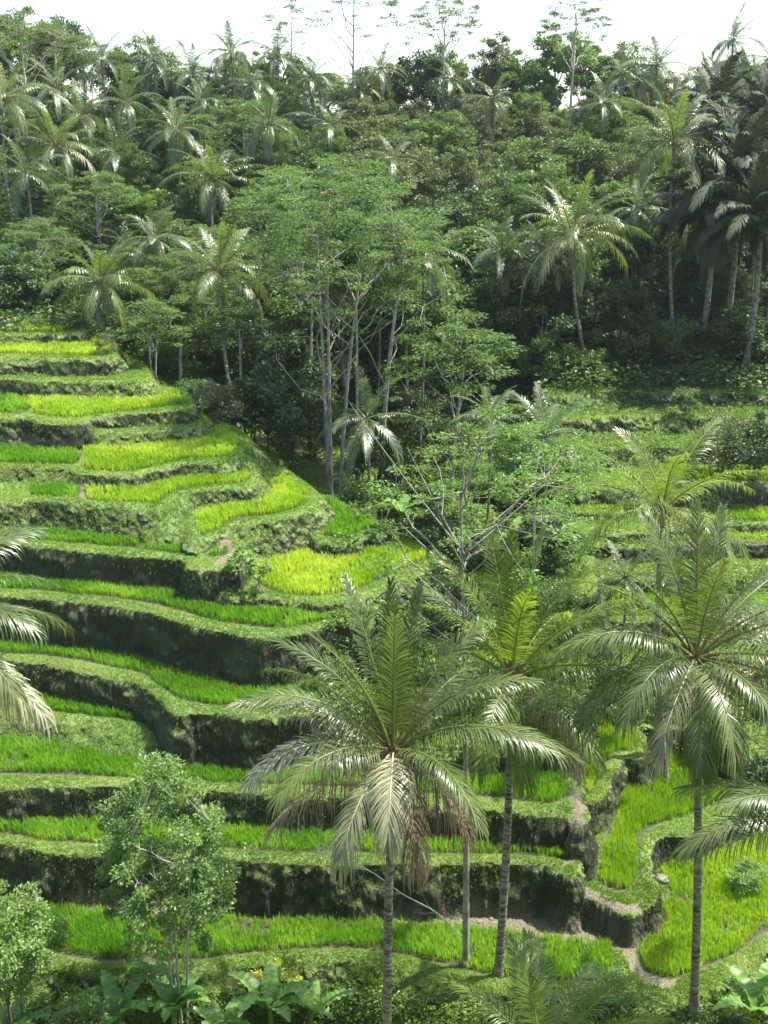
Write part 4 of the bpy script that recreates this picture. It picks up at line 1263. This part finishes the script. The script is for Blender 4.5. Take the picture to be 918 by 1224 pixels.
# slender tall tree in the valley with bare forked branches
sl = tree_geo(204, 22.6, 4.9, 15.6, 56, 80, 0.17, 'umbrella', 0.13, (-0.6, 0.2), 1, 0.6, 0.36, 0.62)
x, y, _ = at_y(556, 1180, 37.8)
r = np.random.default_rng(5)
for k in range(15):
    a = r.uniform(0, 6.28); z0 = r.uniform(12.5, 17.5); rr_ = r.uniform(1.6, 4.6)
    c = np.array([-0.5 + math.cos(a) * rr_, math.sin(a) * rr_, z0 + rr_ * r.uniform(0.6, 1.3)])
    tube(sl[0], bez(np.array([-0.35, 0.1, z0]), np.array([-0.35, .1, z0]) * .5 + c * .5 + np.array([0, 0, -0.2]), c, 6), np.linspace(0.035, 0.008, 6), 5)
t = tree('slender_tree', 'tall slender tree with long bare pale trunk and forking twigs in the centre', 'tree', (x, y, gz(x, y) - .2), sl, 'light', 'bark_grey')
# feathery spray trees right of it (second canopy), further back
for k, (px, py, Yd, h, rr_, lab) in enumerate([
        (640, 700, 58, 9.5, 3.4, 'feathery young tree right of the slender tree, over the scrub'),
        (548, 640, 64, 7.5, 3.0, 'feathery tree left of the slender tree beyond the hill end'),
        (668, 640, 66, 6.5, 2.4, 'small feathery tree below the grassy steps at right'),
        (185, 470, 84, 5.6, 2.2, 'small open feathery tree with pale branches beyond the hill shoulder'),
        (565, 560, 74, 6.5, 3.0, 'light feathery tree behind the slender tree crown')]):
    x, y, _ = at_y(px, py, Yd)
    tree('feathery_tree', lab, 'tree', (x, y, gz(x, y) - .2), tree_geo(210 + k, h, rr_, h * 0.4, 42, 110, 0.22, 'umbrella', 0.11, (0.2, 0), 2, 0.6, 0.36, 0.8, stem_spread=.25), 'light' if k != 3 else 'feather', 'bark_pale')

# small leafy trees at the front
x, y, _ = at_y(215, 1178, 36.3)
tree('leafy_tree', 'many stemmed small tree with glossy pale leaves standing before the lowest paddy', 'tree', (x, y, gz(x, y) - .2),
     tree_geo(221, 11.6, 2.75, 2.8, 180, 135, 0.15, 'round', 0.11, (0, 0), 6, 0.8, 0.5, 0.42, stem_spread=.36), 'silver', 'bark_pale')
x, y, _ = at_y(8, 1130, 35.5)
tree('leafy_tree', 'glossy leaved tree cut by the left edge beside the lowest paddy', 'tree', (x, y, gz(x, y) - .2),
     tree_geo(222, 8.8, 2.1, 3.4, 110, 120, 0.15, 'round', 0.12, (0, 0), 3, 0.8, 0.5, 0.42, stem_spread=.25), 'silver', 'bark')
# tall skyline trees
for k, (px, topy, Yd, rr_, lab, ncl) in enumerate([
        (420, -60, 150, 7.5, 'tallest thin tree with long bare trunk crossing the skyline', 95),
        (530, -12, 158, 6.0, 'layered umbrella tree on the skyline in the middle', 100),
        (688, -12, 158, 5.5, 'layered umbrella tree on the skyline right of the middle', 90),
        (20, 8, 150, 7.5, 'wide airy tree filling the skyline at the left edge', 90),
        (60, 26, 155, 6.0, 'airy skyline tree beside the wide one at left', 70),
        (345, -5, 165, 4.5, 'small airy crown left of the tallest skyline tree', 30)]):
    x, y, zt = at_y(px, topy, Yd)
    zg = gz(x, y)
    h = zt - zg
    tree('feathery_tree', lab, 'tree', (x, y, zg - .2), tree_geo(230 + k, h, rr_, h * 0.58, ncl, 70, 0.26, 'umbrella', 0.2, (0.3, 0), 1, 0.6, 0.4, 0.95), 'olive', 'bark_pale')

# forest-edge and gully bushes: individual shrubs
BP = []
for k, (lm, kw) in enumerate([('dark', dict(H_=3, R_=1.7, cb=0.1, ncl=40, per=120, leaf=0.17, rc=0.5, trunk_r=0.06, nst=3)),
                              ('mid', dict(H_=3, R_=1.6, cb=0.1, ncl=42, per=110, leaf=0.15, rc=0.48, trunk_r=0.06, nst=3)),
                              ('light', dict(H_=3, R_=1.5, cb=0.1, ncl=36, per=110, leaf=0.16, rc=0.45, trunk_r=0.05, nst=3)),
                              ('olive', dict(H_=3, R_=1.7, cb=0.1, ncl=46, per=110, leaf=0.12, rc=0.45, trunk_r=0.05, nst=3)),
                              ('silver', dict(H_=3, R_=1.3, cb=0.1, ncl=36, per=90, leaf=0.14, rc=0.4, trunk_r=0.05, nst=4))]):
    BP.append([tree('bush', 'x', 'bush', (0, 0, 0), tree_geo(300 + k, stem_spread=.2, **kw), lm, 'bark', 0, None, 1.0, 'foliage'), False])
BUSH = [  # px, py of foot, type, size, label
    (258, 515, 78, 3, 1.5, 'large grey green bush behind the hill shoulder'),
    (235, 500, 80, 1, 1.0, 'bush at the edge of the upper yellow paddy'),
    (300, 530, 80, 0, 1.8, 'dark bush in shade right of the grey green one'),
    (345, 560, 80, 0, 2.2, 'dark tall bush in the mouth of the gully'),
    (375, 580, 84, 3, 2.0, 'shaded bush hung with creepers in the gully'),
    (455, 610, 78, 0, 1.6, 'dark bush at the foot of the pale trunks'),
    (430, 600, 72, 1, 1.0, 'bush behind the tiny perched paddy'),
    (520, 640, 66, 1, 0.8, 'bush at the far tip of the broad yellow paddy'),
    (515, 650, 62, 0, 1.0, 'dark bush right of the broad paddy tip'),
    (400, 790, 50, 1, 0.7, 'bush at the end of the bank left of the central palm'),
    (385, 800, 49, 2, 0.5, 'small fern like bush against the dark bank'),
    (490, 760, 52, 1, 0.8, 'bush hidden behind the central palm crown'),
    (545, 740, 54, 0, 1.0, 'dark bush left of the slender trunk'),
    (660, 760, 54, 1, 0.9, 'bush between the middle and right palms'),
    (672, 720, 58, 2, 0.8, 'light bush below the small feathery tree'),
    (640, 690, 60, 0, 1.3, 'dark bush in the middle of the scrub'),
    (590, 650, 66, 1, 1.3, 'rounded bush in scrub under the twigs'),
    (620, 620, 70, 2, 1.3, 'bright bush on the slope right of the twigs'),
    (560, 610, 70, 0, 1.5, 'dark bush under the light feathery tree'),
    (650, 560, 76, 1, 1.4, 'bush below the grassy steps, near their left end'),
    (610, 540, 78, 2, 1.4, 'leafy bush left of the grassy steps'),
    (560, 510, 84, 3, 1.5, 'grey bush above the young upright palm'),
    (500, 450, 90, 3, 1.7, 'round grey green bush right of the pale trunks'),
    (600, 460, 88, 2, 1.5, 'bright bush at the top left of the grassy steps'),
    (650, 440, 92, 2, 1.6, 'tall bright bush at the forest foot'),
    (700, 430, 92, 1, 1.3, 'bush under the big full palm'),
    (750, 430, 94, 0, 1.6, 'dark bush at the forest foot right of the big palm'),
    (800, 430, 94, 1, 1.3, 'bush at the base of the slender trunk palm'),
    (870, 430, 95, 0, 1.9, 'dark bush below the sugar palms'),
    (910, 430, 94, 0, 1.8, 'dark bush at the right edge of the forest foot'),
    (862, 550, 76, 3, 1.4, 'dry looking bush on the grassy steps'),
    (905, 556, 75, 0, 1.4, 'dark rounded bush on the grassy steps at right edge'),
    (820, 500, 84, 1, 0.7, 'low bush on the second grassy step'),
    (838, 876, 51.5, 0, 0.6, 'dark shrub on the bank behind the curving paddy'),
    (872, 885, 50, 1, 0.65, 'shrub right of the dark one behind the curving paddy'),
    (915, 905, 48, 0, 0.8, 'dark shrub at right edge above the lower paddy'),
    (800, 862, 53, 1, 0.6, 'shrub behind the right palm trunk'),
    (745, 820, 53, 2, 0.9, 'bright shrub behind the drooping frond'),
    (700, 850, 50, 1, 0.8, 'shrub between the two palms at mid height'),
    (865, 700, 62, 1, 0.6, 'bush under the crown at the far right terraces'),
    (912, 780, 55, 1, 0.7, 'leafy bush at right edge behind the yellowing palm'),
    (900, 985, 42.5, 4, 0.7, 'pale strap leaved shrub at the right of the hollow bank'),
    (735, 1205, 35.5, 4, 0.75, 'shrub with pale glossy leaves below the path corner'),
    (105, 1185, 35.0, 4, 1.25, 'pale bush below the lowest bank at left'),
    (165, 1195, 34.6, 1, 1.1, 'green bush left of the many stemmed tree foot'),
    (258, 1190, 34.8, 2, 0.95, 'bush right of the many stemmed tree foot'),
    (20, 1215, 33.5, 1, 0.9, 'bush in the bottom left corner'),
    (880, 1200, 34.0, 1, 0.9, 'broad leafed bush at the bottom right'),
    (915, 1170, 34.5, 0, 0.9, 'dark bush at right edge under the lower paddy'),
    (790, 1215, 33.8, 2, 0.6, 'low bright bush left of the right palm foot'),
    (500, 1205, 34.5, 1, 0.6, 'low bush right of the central trunk'),
    (400, 1200, 34.8, 3, 0.6, 'low bush left of the central trunk'),
    (130, 460, 82, 3, 0.5, 'scruffy bush on the shoulder above the upper yellow paddy'),
    (105, 398, 90, 4, 0.75, 'whitish shrub at the right end of the topmost paddy'),
    (40, 372, 96, 0, 1.7, 'dark bush at the forest edge above the topmost paddy'),
    (80, 372, 97, 1, 1.3, 'bush beside the low coconut palm at left'),
    (-10, 372, 96, 0, 1.8, 'dark bush behind the topmost paddy at the left edge'),
    (150, 420, 92, 1, 1.3, 'bush below the low palm beyond the hill shoulder'),
    (200, 440, 90, 2, 1.2, 'bright bush right of the whitish shrub'),
    (165, 390, 96, 0, 1.6, 'dark bush in the forest edge right of the low palm'),
    (240, 430, 94, 1, 1.6, 'bush at the foot of the leaning trunk'),
    (300, 450, 92, 0, 2.2, 'large dark bush left of the pale trunks'),
    (345, 470, 90, 0, 2.3, 'very dark bush behind the pale trunks'),
]
kinds_used = {}
for k, (px, py, Yd, ty, s_, lab) in enumerate(BUSH):
    x, y, _ = at_y(px, py, Yd)
    zg = gz(x, y) - 0.1
    e = BP[ty]
    ss = (s_, s_, s_ * rng.uniform(0.8, 1.15))
    if not e[1]:
        e[1] = True; o = e[0]; o.location = (x, y, zg); o.scale = ss; o['label'] = lab; o['group'] = 'bushes on the banks'
    else:
        dup(e[0], (x, y, zg), rng.uniform(0, 6.28), lab, 'bushes on the banks', ss)
print('bushes done')

# ------------------------------------------------------------------ undergrowth (uncountable)
def undergrowth(name, label, n, region, leaf, hmax, seed, mat='under', clump=14):
    r = np.random.default_rng(seed)
    X, Y = region(r, n)
    zz = hmap(X, Y)
    sc = np.maximum(1, Y / 55.0)
    hh = hmax * (0.35 + 0.9 * np.clip(vnoise(X, Y, 0.4, 61) + 0.5, 0, 1)) * r.uniform(0.5, 1.2, len(X))
    C = np.repeat(np.stack([X, Y, zz], 1), clump, axis=0)
    m = len(C)
    g = nrm(r.normal(0, 1, (m, 3)))
    hh = np.repeat(hh, clump); sc2 = np.repeat(sc, clump)
    C = C + g * np.array([0.45, 0.45, 0]) * sc2[:, None] + UP * (hh * r.random(m))[:, None]
    D = nrm(g * np.array([1, 1, 0.3]) + UP * 0.35)
    Nn = nrm(UP + r.normal(0, 0.5, (m, 3)))
    L_ = leaf * sc2 * r.uniform(0.6, 1.3, m)
    var = np.clip(0.5 + 0.8 * vnoise(C[:, 0], C[:, 1], 0.25, 62) + r.normal(0, .16, m), 0, 1)
    acc = Acc(); leaves(acc, C, D, Nn, L_, L_ * 0.5, var, 0.25)
    o = acc.build(name, M[mat])
    o['kind'] = 'stuff'; o['label'] = label; o['category'] = 'undergrowth'
    return o


def reg_pix(poly, ymin, ymax):
    """scatter on ground whose photo position lies inside the outline"""
    P = np.array(poly, float)

    def f(r, n):
        Y = r.uniform(ymin, ymax, n * 4)
        X = r.uniform(-0.42, 0.42, n * 4) * Y
        zz = hmap(X, Y)
        dep = Y * CP - zz * SP
        px = 459 + F * X / dep
        py = 612 - F * (Y * SP + zz * CP) / dep
        m = sdf(px, py, P) > 0
        idx, _ = imap(X, Y)
        m &= gsample(RM, X, Y) < 0.3
        return X[m][:n], Y[m][:n]
    return f


undergrowth('undergrowth', 'dense leafy scrub covering the gully and the right hand slope', 16000,
            reg_pix([(395, 700), (430, 600), (450, 590), (560, 520), (640, 545), (680, 560), (680, 600), (675, 650), (685, 745), (690, 850), (680, 900), (420, 900), (395, 780), (400, 740), (480, 720), (540, 670), (500, 640), (440, 610)], 46, 100), 0.24, 0.9, 71)
undergrowth('undergrowth', 'leafy scrub on the bank below the lowest paddies', 4200, reg_pix([(-60, 1180), (130, 1192), (300, 1178), (380, 1170), (480, 1182), (600, 1205), (740, 1205), (830, 1205), (900, 1175), (980, 1130), (980, 1330), (-60, 1330)], 29, 38), 0.15, 0.45, 72, 'light')
undergrowth('undergrowth', 'patchy scrub on the right terraces between the palms', 1300, reg_pix([(790, 850), (800, 640), (700, 640), (690, 870), (860, 905), (980, 930), (980, 590), (860, 590), (800, 640)], 44, 80), 0.18, 0.5, 73)
undergrowth('undergrowth', 'forest floor scrub behind the terraces', 20000, lambda r, n: (lambda Y: (r.uniform(-0.42, 0.42, n) * Y, Y))(r.uniform(88, 190, n)), 0.30, 2.0, 74, 'dark')
undergrowth('undergrowth', 'tall weeds over the grassy steps on the far right slope', 1500, reg_pix([(640, 420), (980, 420), (980, 555), (640, 555)], 74, 100), 0.14, 0.35, 75)


# ------------------------------------------------------------------ banana plants, papaya, dead branch, ledge shrub
def banana_proto(seed, nl=7, s=1.0):
    t = thing('banana_plant', 'x', 'banana plant')
    r = np.random.default_rng(seed)
    acc = Acc(); tube(acc, [(0, 0, -0.3), (0, 0, 0.7), (0.04, 0, 1.5)], [0.13, 0.11, 0.07], 8); acc.build('stem', M['grass'], t, True)
    for k in range(nl):
        acc = Acc()
        az = k * 2.4 + r.uniform(-.3, .3); el = r.uniform(0.95, 1.45)
        Lf = r.uniform(1.5, 2.6); n = 40
        tt = np.linspace(0, 1, n)
        e = el - 1.5 * tt ** 1.6
        d = np.stack([np.cos(e) * math.cos(az), np.cos(e) * math.sin(az), np.sin(e)], 1)
        P = np.vstack([[0, 0, 0], np.cumsum(d[1:] * Lf / (n - 1), axis=0)]) + np.array([0.03, 0, 1.35])
        S = np.array([math.sin(az), -math.cos(az), 0])
        w = 0.30 * np.sin(np.clip((tt - 0.12) / 0.88, 0, 1) ** 0.6 * np.pi) ** 0.6
        w = w * (1 - 0.45 * (r.random(n) < 0.14)) * (1 + 0.05 * r.normal(0, 1, n)); fold = r.uniform(0.1, 0.9)
        w[0] = w[1] = 0.02; w[-1] = 0.03
        Nn = nrm(np.cross(S, d))
        A_ = P + S * w[:, None] + Nn * (w * fold)[:, None] - UP * (w * r.uniform(0, .5, n))[:, None]; B_ = P - S * w[:, None] + Nn * (w * fold)[:, None] - UP * (w * r.uniform(0, .5, n))[:, None]
        V = np.stack([A_, P, B_], 1).reshape(-1, 3)
        i = np.arange(n - 1) * 3
        Q = np.concatenate([np.stack([i, i + 1, i + 4, i + 3], 1), np.stack([i + 1, i + 2, i + 5, i + 4], 1)])
        acc.add(V, Q, vq=np.clip(r.normal(0.5, 0.15, len(Q)), 0, 1))
        tube(acc, P - UP * 0.01, np.linspace(0.03, 0.008, n), 4, 1.0)
        acc.build('leaf', M['banana'], t)
    return t


BA = [banana_proto(401), banana_proto(402, 8)]
BSP = [(138, 1275, 31.0, 1.1, 'banana plant at the bottom left with tattered leaves'), (205, 1262, 31.2, 1.15, 'banana plant below the many stemmed tree'), (262, 1290, 31.0, 0.95, 'low banana plant right of the one below the stemmed tree'),
       (322, 1258, 31.5, 1.2, 'tall banana plant left of the central trunk'), (372, 1268, 31.0, 1.0, 'banana plant nearest the central trunk'), (10, 1285, 31.0, 1.1, 'banana plant in the bottom left corner'),
       (792, 868, 52, 0.7, 'banana plant on the bank behind the curving paddy'), (858, 880, 51, 0.7, 'banana plant right of the right palm trunk'),
       (320, 520, 82, 1.0, 'banana plant in the dark gully edge'), (270, 505, 82, 0.9, 'banana plant at the shoulder behind the yellow paddy'),
       (735, 400, 95, 1.3, 'banana plant at the forest foot below the big palm'), (610, 700, 60, 1.0, 'banana plant in the scrub right of the slender trunk'),
       (665, 690, 60, 1.0, 'banana plant in the scrub near the small palm'), (480, 690, 62, 1.0, 'banana plant at the end of the broad paddy'),
       (905, 1262, 31.5, 1.1, 'banana plant at the bottom right corner')]
for k, (px, py, Yd, s_, lab) in enumerate(BSP):
    if py > 1200:
        best = None
        for Yt in np.arange(28.5, 36.5, 0.1):
            xx, yy, zt_ = at_y(px, py - 75, Yt)
            e_ = abs(gz(xx, yy) + 2.3 * s_ - zt_)
            if best is None or e_ < best[0]:
                best = (e_, Yt)
        Yd = best[1]
    x, y, _ = at_y(px, py - (75 if py > 1200 else 0), Yd)
    zg = gz(x, y)
    if k < 2:
        o = BA[k]; o.location = (x, y, zg); o.scale = (s_,) * 3; o['label'] = lab; o['group'] = 'banana plants'
    else:
        dup(BA[k % 2], (x, y, zg), rng.uniform(0, 6.28), lab, 'banana plants', s_)


def papaya(px, py, Yd, h, lab, seed):
    x, y, _ = at_y(px, py, Yd)
    t = thing('papaya_tree', lab, 'papaya tree', (x, y, gz(x, y)), 0, 'papaya trees on the mound')
    acc = Acc(); tube(acc, [(0, 0, -0.2), (0.02, 0, h * .5), (0.05, 0, h)], [0.07, 0.055, 0.035], 7); acc.build('trunk', M['bark_pale'], t, True)
    acc = Acc(); r = np.random.default_rng(seed)
    for k in range(22):
        az = k * 2.4; el = r.uniform(-0.5, 1.2); l = r.uniform(0.25, 0.5)
        zt = h - 0.6 * (k / 22.0)
        d = np.array([math.cos(az) * math.cos(el), math.sin(az) * math.cos(el), math.sin(el)])
        l *= 1.25; b = np.array([0.05, 0, zt]); e = b + d * l
        tube(acc, [b, (b + e) / 2 + UP * 0.03, e], [0.01, 0.008, 0.006], 3, 0.9)
        D = nrm(np.tile(d, (9, 1)) + r.normal(0, 0.7, (9, 3)))
        leaves(acc, np.tile(e, (9, 1)), D, nrm(UP + r.normal(0, .3, (9, 3))), np.full(9, 0.36), np.full(9, 0.13), r.uniform(0.5, 1, 9))
    acc.build('crown', M['silver'], t)


papaya(290, 708, at_z(290, 708, Z['M'])[1], 2.0, 'taller papaya sapling with pale leaves on the grassy mound', 1)
papaya(310, 709, at_z(310, 709, Z['M'])[1], 1.35, 'shorter papaya sapling right of the taller one on the mound', 2)

# fallen dead branch caught over the second paddy
x, y, z0 = at_y(480, 1060, 36.0)
t = thing('dead_branch', 'pale dead branch caught across the lower paddies left of the trunks', 'branch', (x, y, z0))
acc = Acc(); r = np.random.default_rng(9)
main = [np.array(at_y(a, b, 36.0 + c)) - np.array([x, y, z0]) for a, b, c in [(549, 1117, -0.2), (520, 1090, 0), (480, 1068, 0.2), (440, 1040, 0.4), (395, 1025, 0.6), (362, 1018, 0.8)]]
tube(acc, catmull(main, 4), np.linspace(0.035, 0.012, 21), 5)
for k in range(9):
    s_ = main[1 + k % 4]
    e = s_ + np.array([r.uniform(-1.6, -0.3), r.uniform(-.4, .4), r.uniform(-.4, 0.9)])
    tube(acc, bez(s_, (s_ + e) / 2 + r.normal(0, .12, 3), e, 5), np.linspace(0.014, 0.005, 5), 4)
acc.build('bough', M['dead'], t, True)

# brown stump-like earth block beside the curving paddy
xs, ys = at_z(757, 936, Z['R2'])
t_acc = Acc(); r = np.random.default_rng(12)
nn = 14; rings = []
for zi, zz_ in enumerate(np.linspace(-0.3, 1.55, 8)):
    a = np.arange(nn) / nn * 6.28
    rad = (0.62 - 0.05 * zi / 7) * (1 + 0.10 * np.sin(a * 3 + 1) + r.normal(0, 0.035, nn))
    rings.append(np.stack([np.cos(a) * rad, np.sin(a) * rad, np.full(nn, zz_)], 1))
V = np.concatenate(rings + [np.array([[0, 0, 1.58]])])
Qs = [[i * nn + j, i * nn + (j + 1) % nn, (i + 1) * nn + (j + 1) % nn, (i + 1) * nn + j] for i in range(7) for j in range(nn)]
Ts = [[7 * nn + j, 7 * nn + (j + 1) % nn, 8 * nn] for j in range(nn)]
o = mesh_np('earth_block', V, np.array(Qs), np.array(Ts), M['earth'])
o.location = (xs, ys + 0.5, Z['R2']); o['label'] = 'upright brown block of earth at the left of the curving paddy'; o['category'] = 'earth bank'

# stones along the little water channel and by the hollow bank
def stone(name, lab, px, py, key, s_, seed, mat='stone', group=None):
    r = np.random.default_rng(seed)
    V, Q = ico_pts(1.0, 7)
    V = V * np.array([1.3, 1, 0.5]) * s_ * (1 + r.normal(0, 0.10, (len(V), 1)))
    o = mesh_np(name, V, Q, None, M[mat], None, None, True)
    x, y = at_z(px, py, Z[key])
    o.location = (x, y, Z[key] + s_ * 0.15); o.rotation_euler = (0, 0, r.uniform(0, 6)); o['label'] = lab; o['category'] = 'stone'
    if group:
        o['group'] = group
    return o


stone('stone', 'pale smooth stone at the foot of the hollow bank', 793, 1052, 'A', 0.30, 1)
for k in (1, 3, 4, 9, 10, 14, 17, 18):
    stone('stone', 'small grey stone in the wet channel under the tallest bank', 470 + k * 11.5 + rng.uniform(-5, 5), 1095 + (k * 11.5 / 250) ** 2 * 20 + rng.uniform(-2, 4), 'A', rng.uniform(0.06, 0.12), 50 + k, 'stone', 'stones in the wet channel')

# yellow leaved plants
for k, (px, py, Yd, s_, lab) in enumerate([(893, 1212, 33.0, 0.7, 'bright yellow leaved plant in the bottom right corner'), (328, 1160, 35.8, 0.6, 'yellow leaved plant just below the lowest paddy, left of the central trunk')]):
    x, y, _ = min((at_y(px, py, q) for q in np.arange(29, 37.5, 0.1)), key=lambda p: abs(gz(p[0], p[1]) + 1.0 - p[2]))
    tree('yellow_plant', lab, 'plant', (x, y, gz(x, y) - .1), tree_geo(500 + k, 2.4, 1.4, 0.1, 22, 50, 0.24, 'round', 0.04, (0, 0), 3, 0.7, 0.35, 0.4), 'yellow', 'bark', 0, None, s_, 'foliage')

# ------------------------------------------------------------------ air
hz = bpy.data.materials.new('air')
nt, N, L = nodes_of(hz)
pv = N.new('ShaderNodeVolumePrincipled')
pv.inputs['Color'].default_value = (0.86, 0.93, 1.0, 1)
pv.inputs['Density'].default_value = 0.0001
pv.inputs['Anisotropy'].default_value = 0.3
o_ = N.new('ShaderNodeOutputMaterial'); L.new(pv.outputs[0], o_.inputs['Volume'])
x0, x1 = GX[0] - 1, GX[-1] + 1; y0, y1 = GY[0] - 1, GY[-1] + 1
zb, zt = float(H.min()) - 1.0, 34.0
V = [(a, b, c) for c in (zb, zt) for b in (y0, y1) for a in (x0, x1)]
hb = mesh_np('haze', V, np.array([[0, 2, 3, 1], [4, 5, 7, 6], [0, 1, 5, 4], [2, 6, 7, 3], [0, 4, 6, 2], [1, 3, 7, 5]]), None, hz)
hb['kind'] = 'stuff'; hb['label'] = 'thin pale humid air over the valley'

# ------------------------------------------------------------------ light, sky, camera
SUN_EL, SUN_AZ = math.radians(64), math.radians(74)   # azimuth from +Y (away) towards +X (right)
wd = bpy.data.worlds.new('World'); SC.world = wd; wd.use_nodes = True
nt = wd.node_tree; nt.nodes.clear()
sk = nt.nodes.new('ShaderNodeTexSky'); sk.sky_type = 'NISHITA'; sk.sun_disc = False
sk.sun_elevation = SUN_EL; sk.sun_rotation = SUN_AZ; sk.dust_density = 1.6; sk.air_density = 1.0; sk.ozone_density = 0.3
bg = nt.nodes.new('ShaderNodeBackground'); bg.inputs[1].default_value = 0.15
ow = nt.nodes.new('ShaderNodeOutputWorld')
nt.links.new(sk.outputs[0], bg.inputs[0]); nt.links.new(bg.outputs[0], ow.inputs[0])
sd_ = bpy.data.lights.new('sun', 'SUN'); sd_.energy = 5.0; sd_.angle = math.radians(0.5); sd_.color = (1.0, 0.945, 0.85)
so = bpy.data.objects.new('sun', sd_); COL.objects.link(so)
dv = np.array([math.sin(SUN_AZ) * math.cos(SUN_EL), math.cos(SUN_AZ) * math.cos(SUN_EL), math.sin(SUN_EL)])
from mathutils import Vector
so.rotation_euler = Vector(dv).to_track_quat('Z', 'Y').to_euler()
so.location = (40, 40, 80)
cd = bpy.data.cameras.new('camera'); cam = bpy.data.objects.new('camera', cd); COL.objects.link(cam)
cam.location = (0, 0, 0); cam.rotation_euler = (math.pi / 2 - PITCH, 0, 0)
cd.sensor_fit = 'VERTICAL'; cd.sensor_height = 24.0; cd.lens = F / 1224.0 * 24.0
cd.clip_start = 0.1; cd.clip_end = 2000
SC.camera = cam
SC.view_settings.view_transform = 'Standard'; SC.view_settings.look = 'None'; SC.view_settings.exposure = 1.5; SC.view_settings.gamma = 1
SC.view_settings.use_curve_mapping = False
SC.cycles.use_denoising = True
SC.cycles.max_bounces = 8; SC.cycles.transmission_bounces = 4; SC.cycles.volume_bounces = 1
SC.cycles.diffuse_bounces = 4; SC.cycles.glossy_bounces = 3
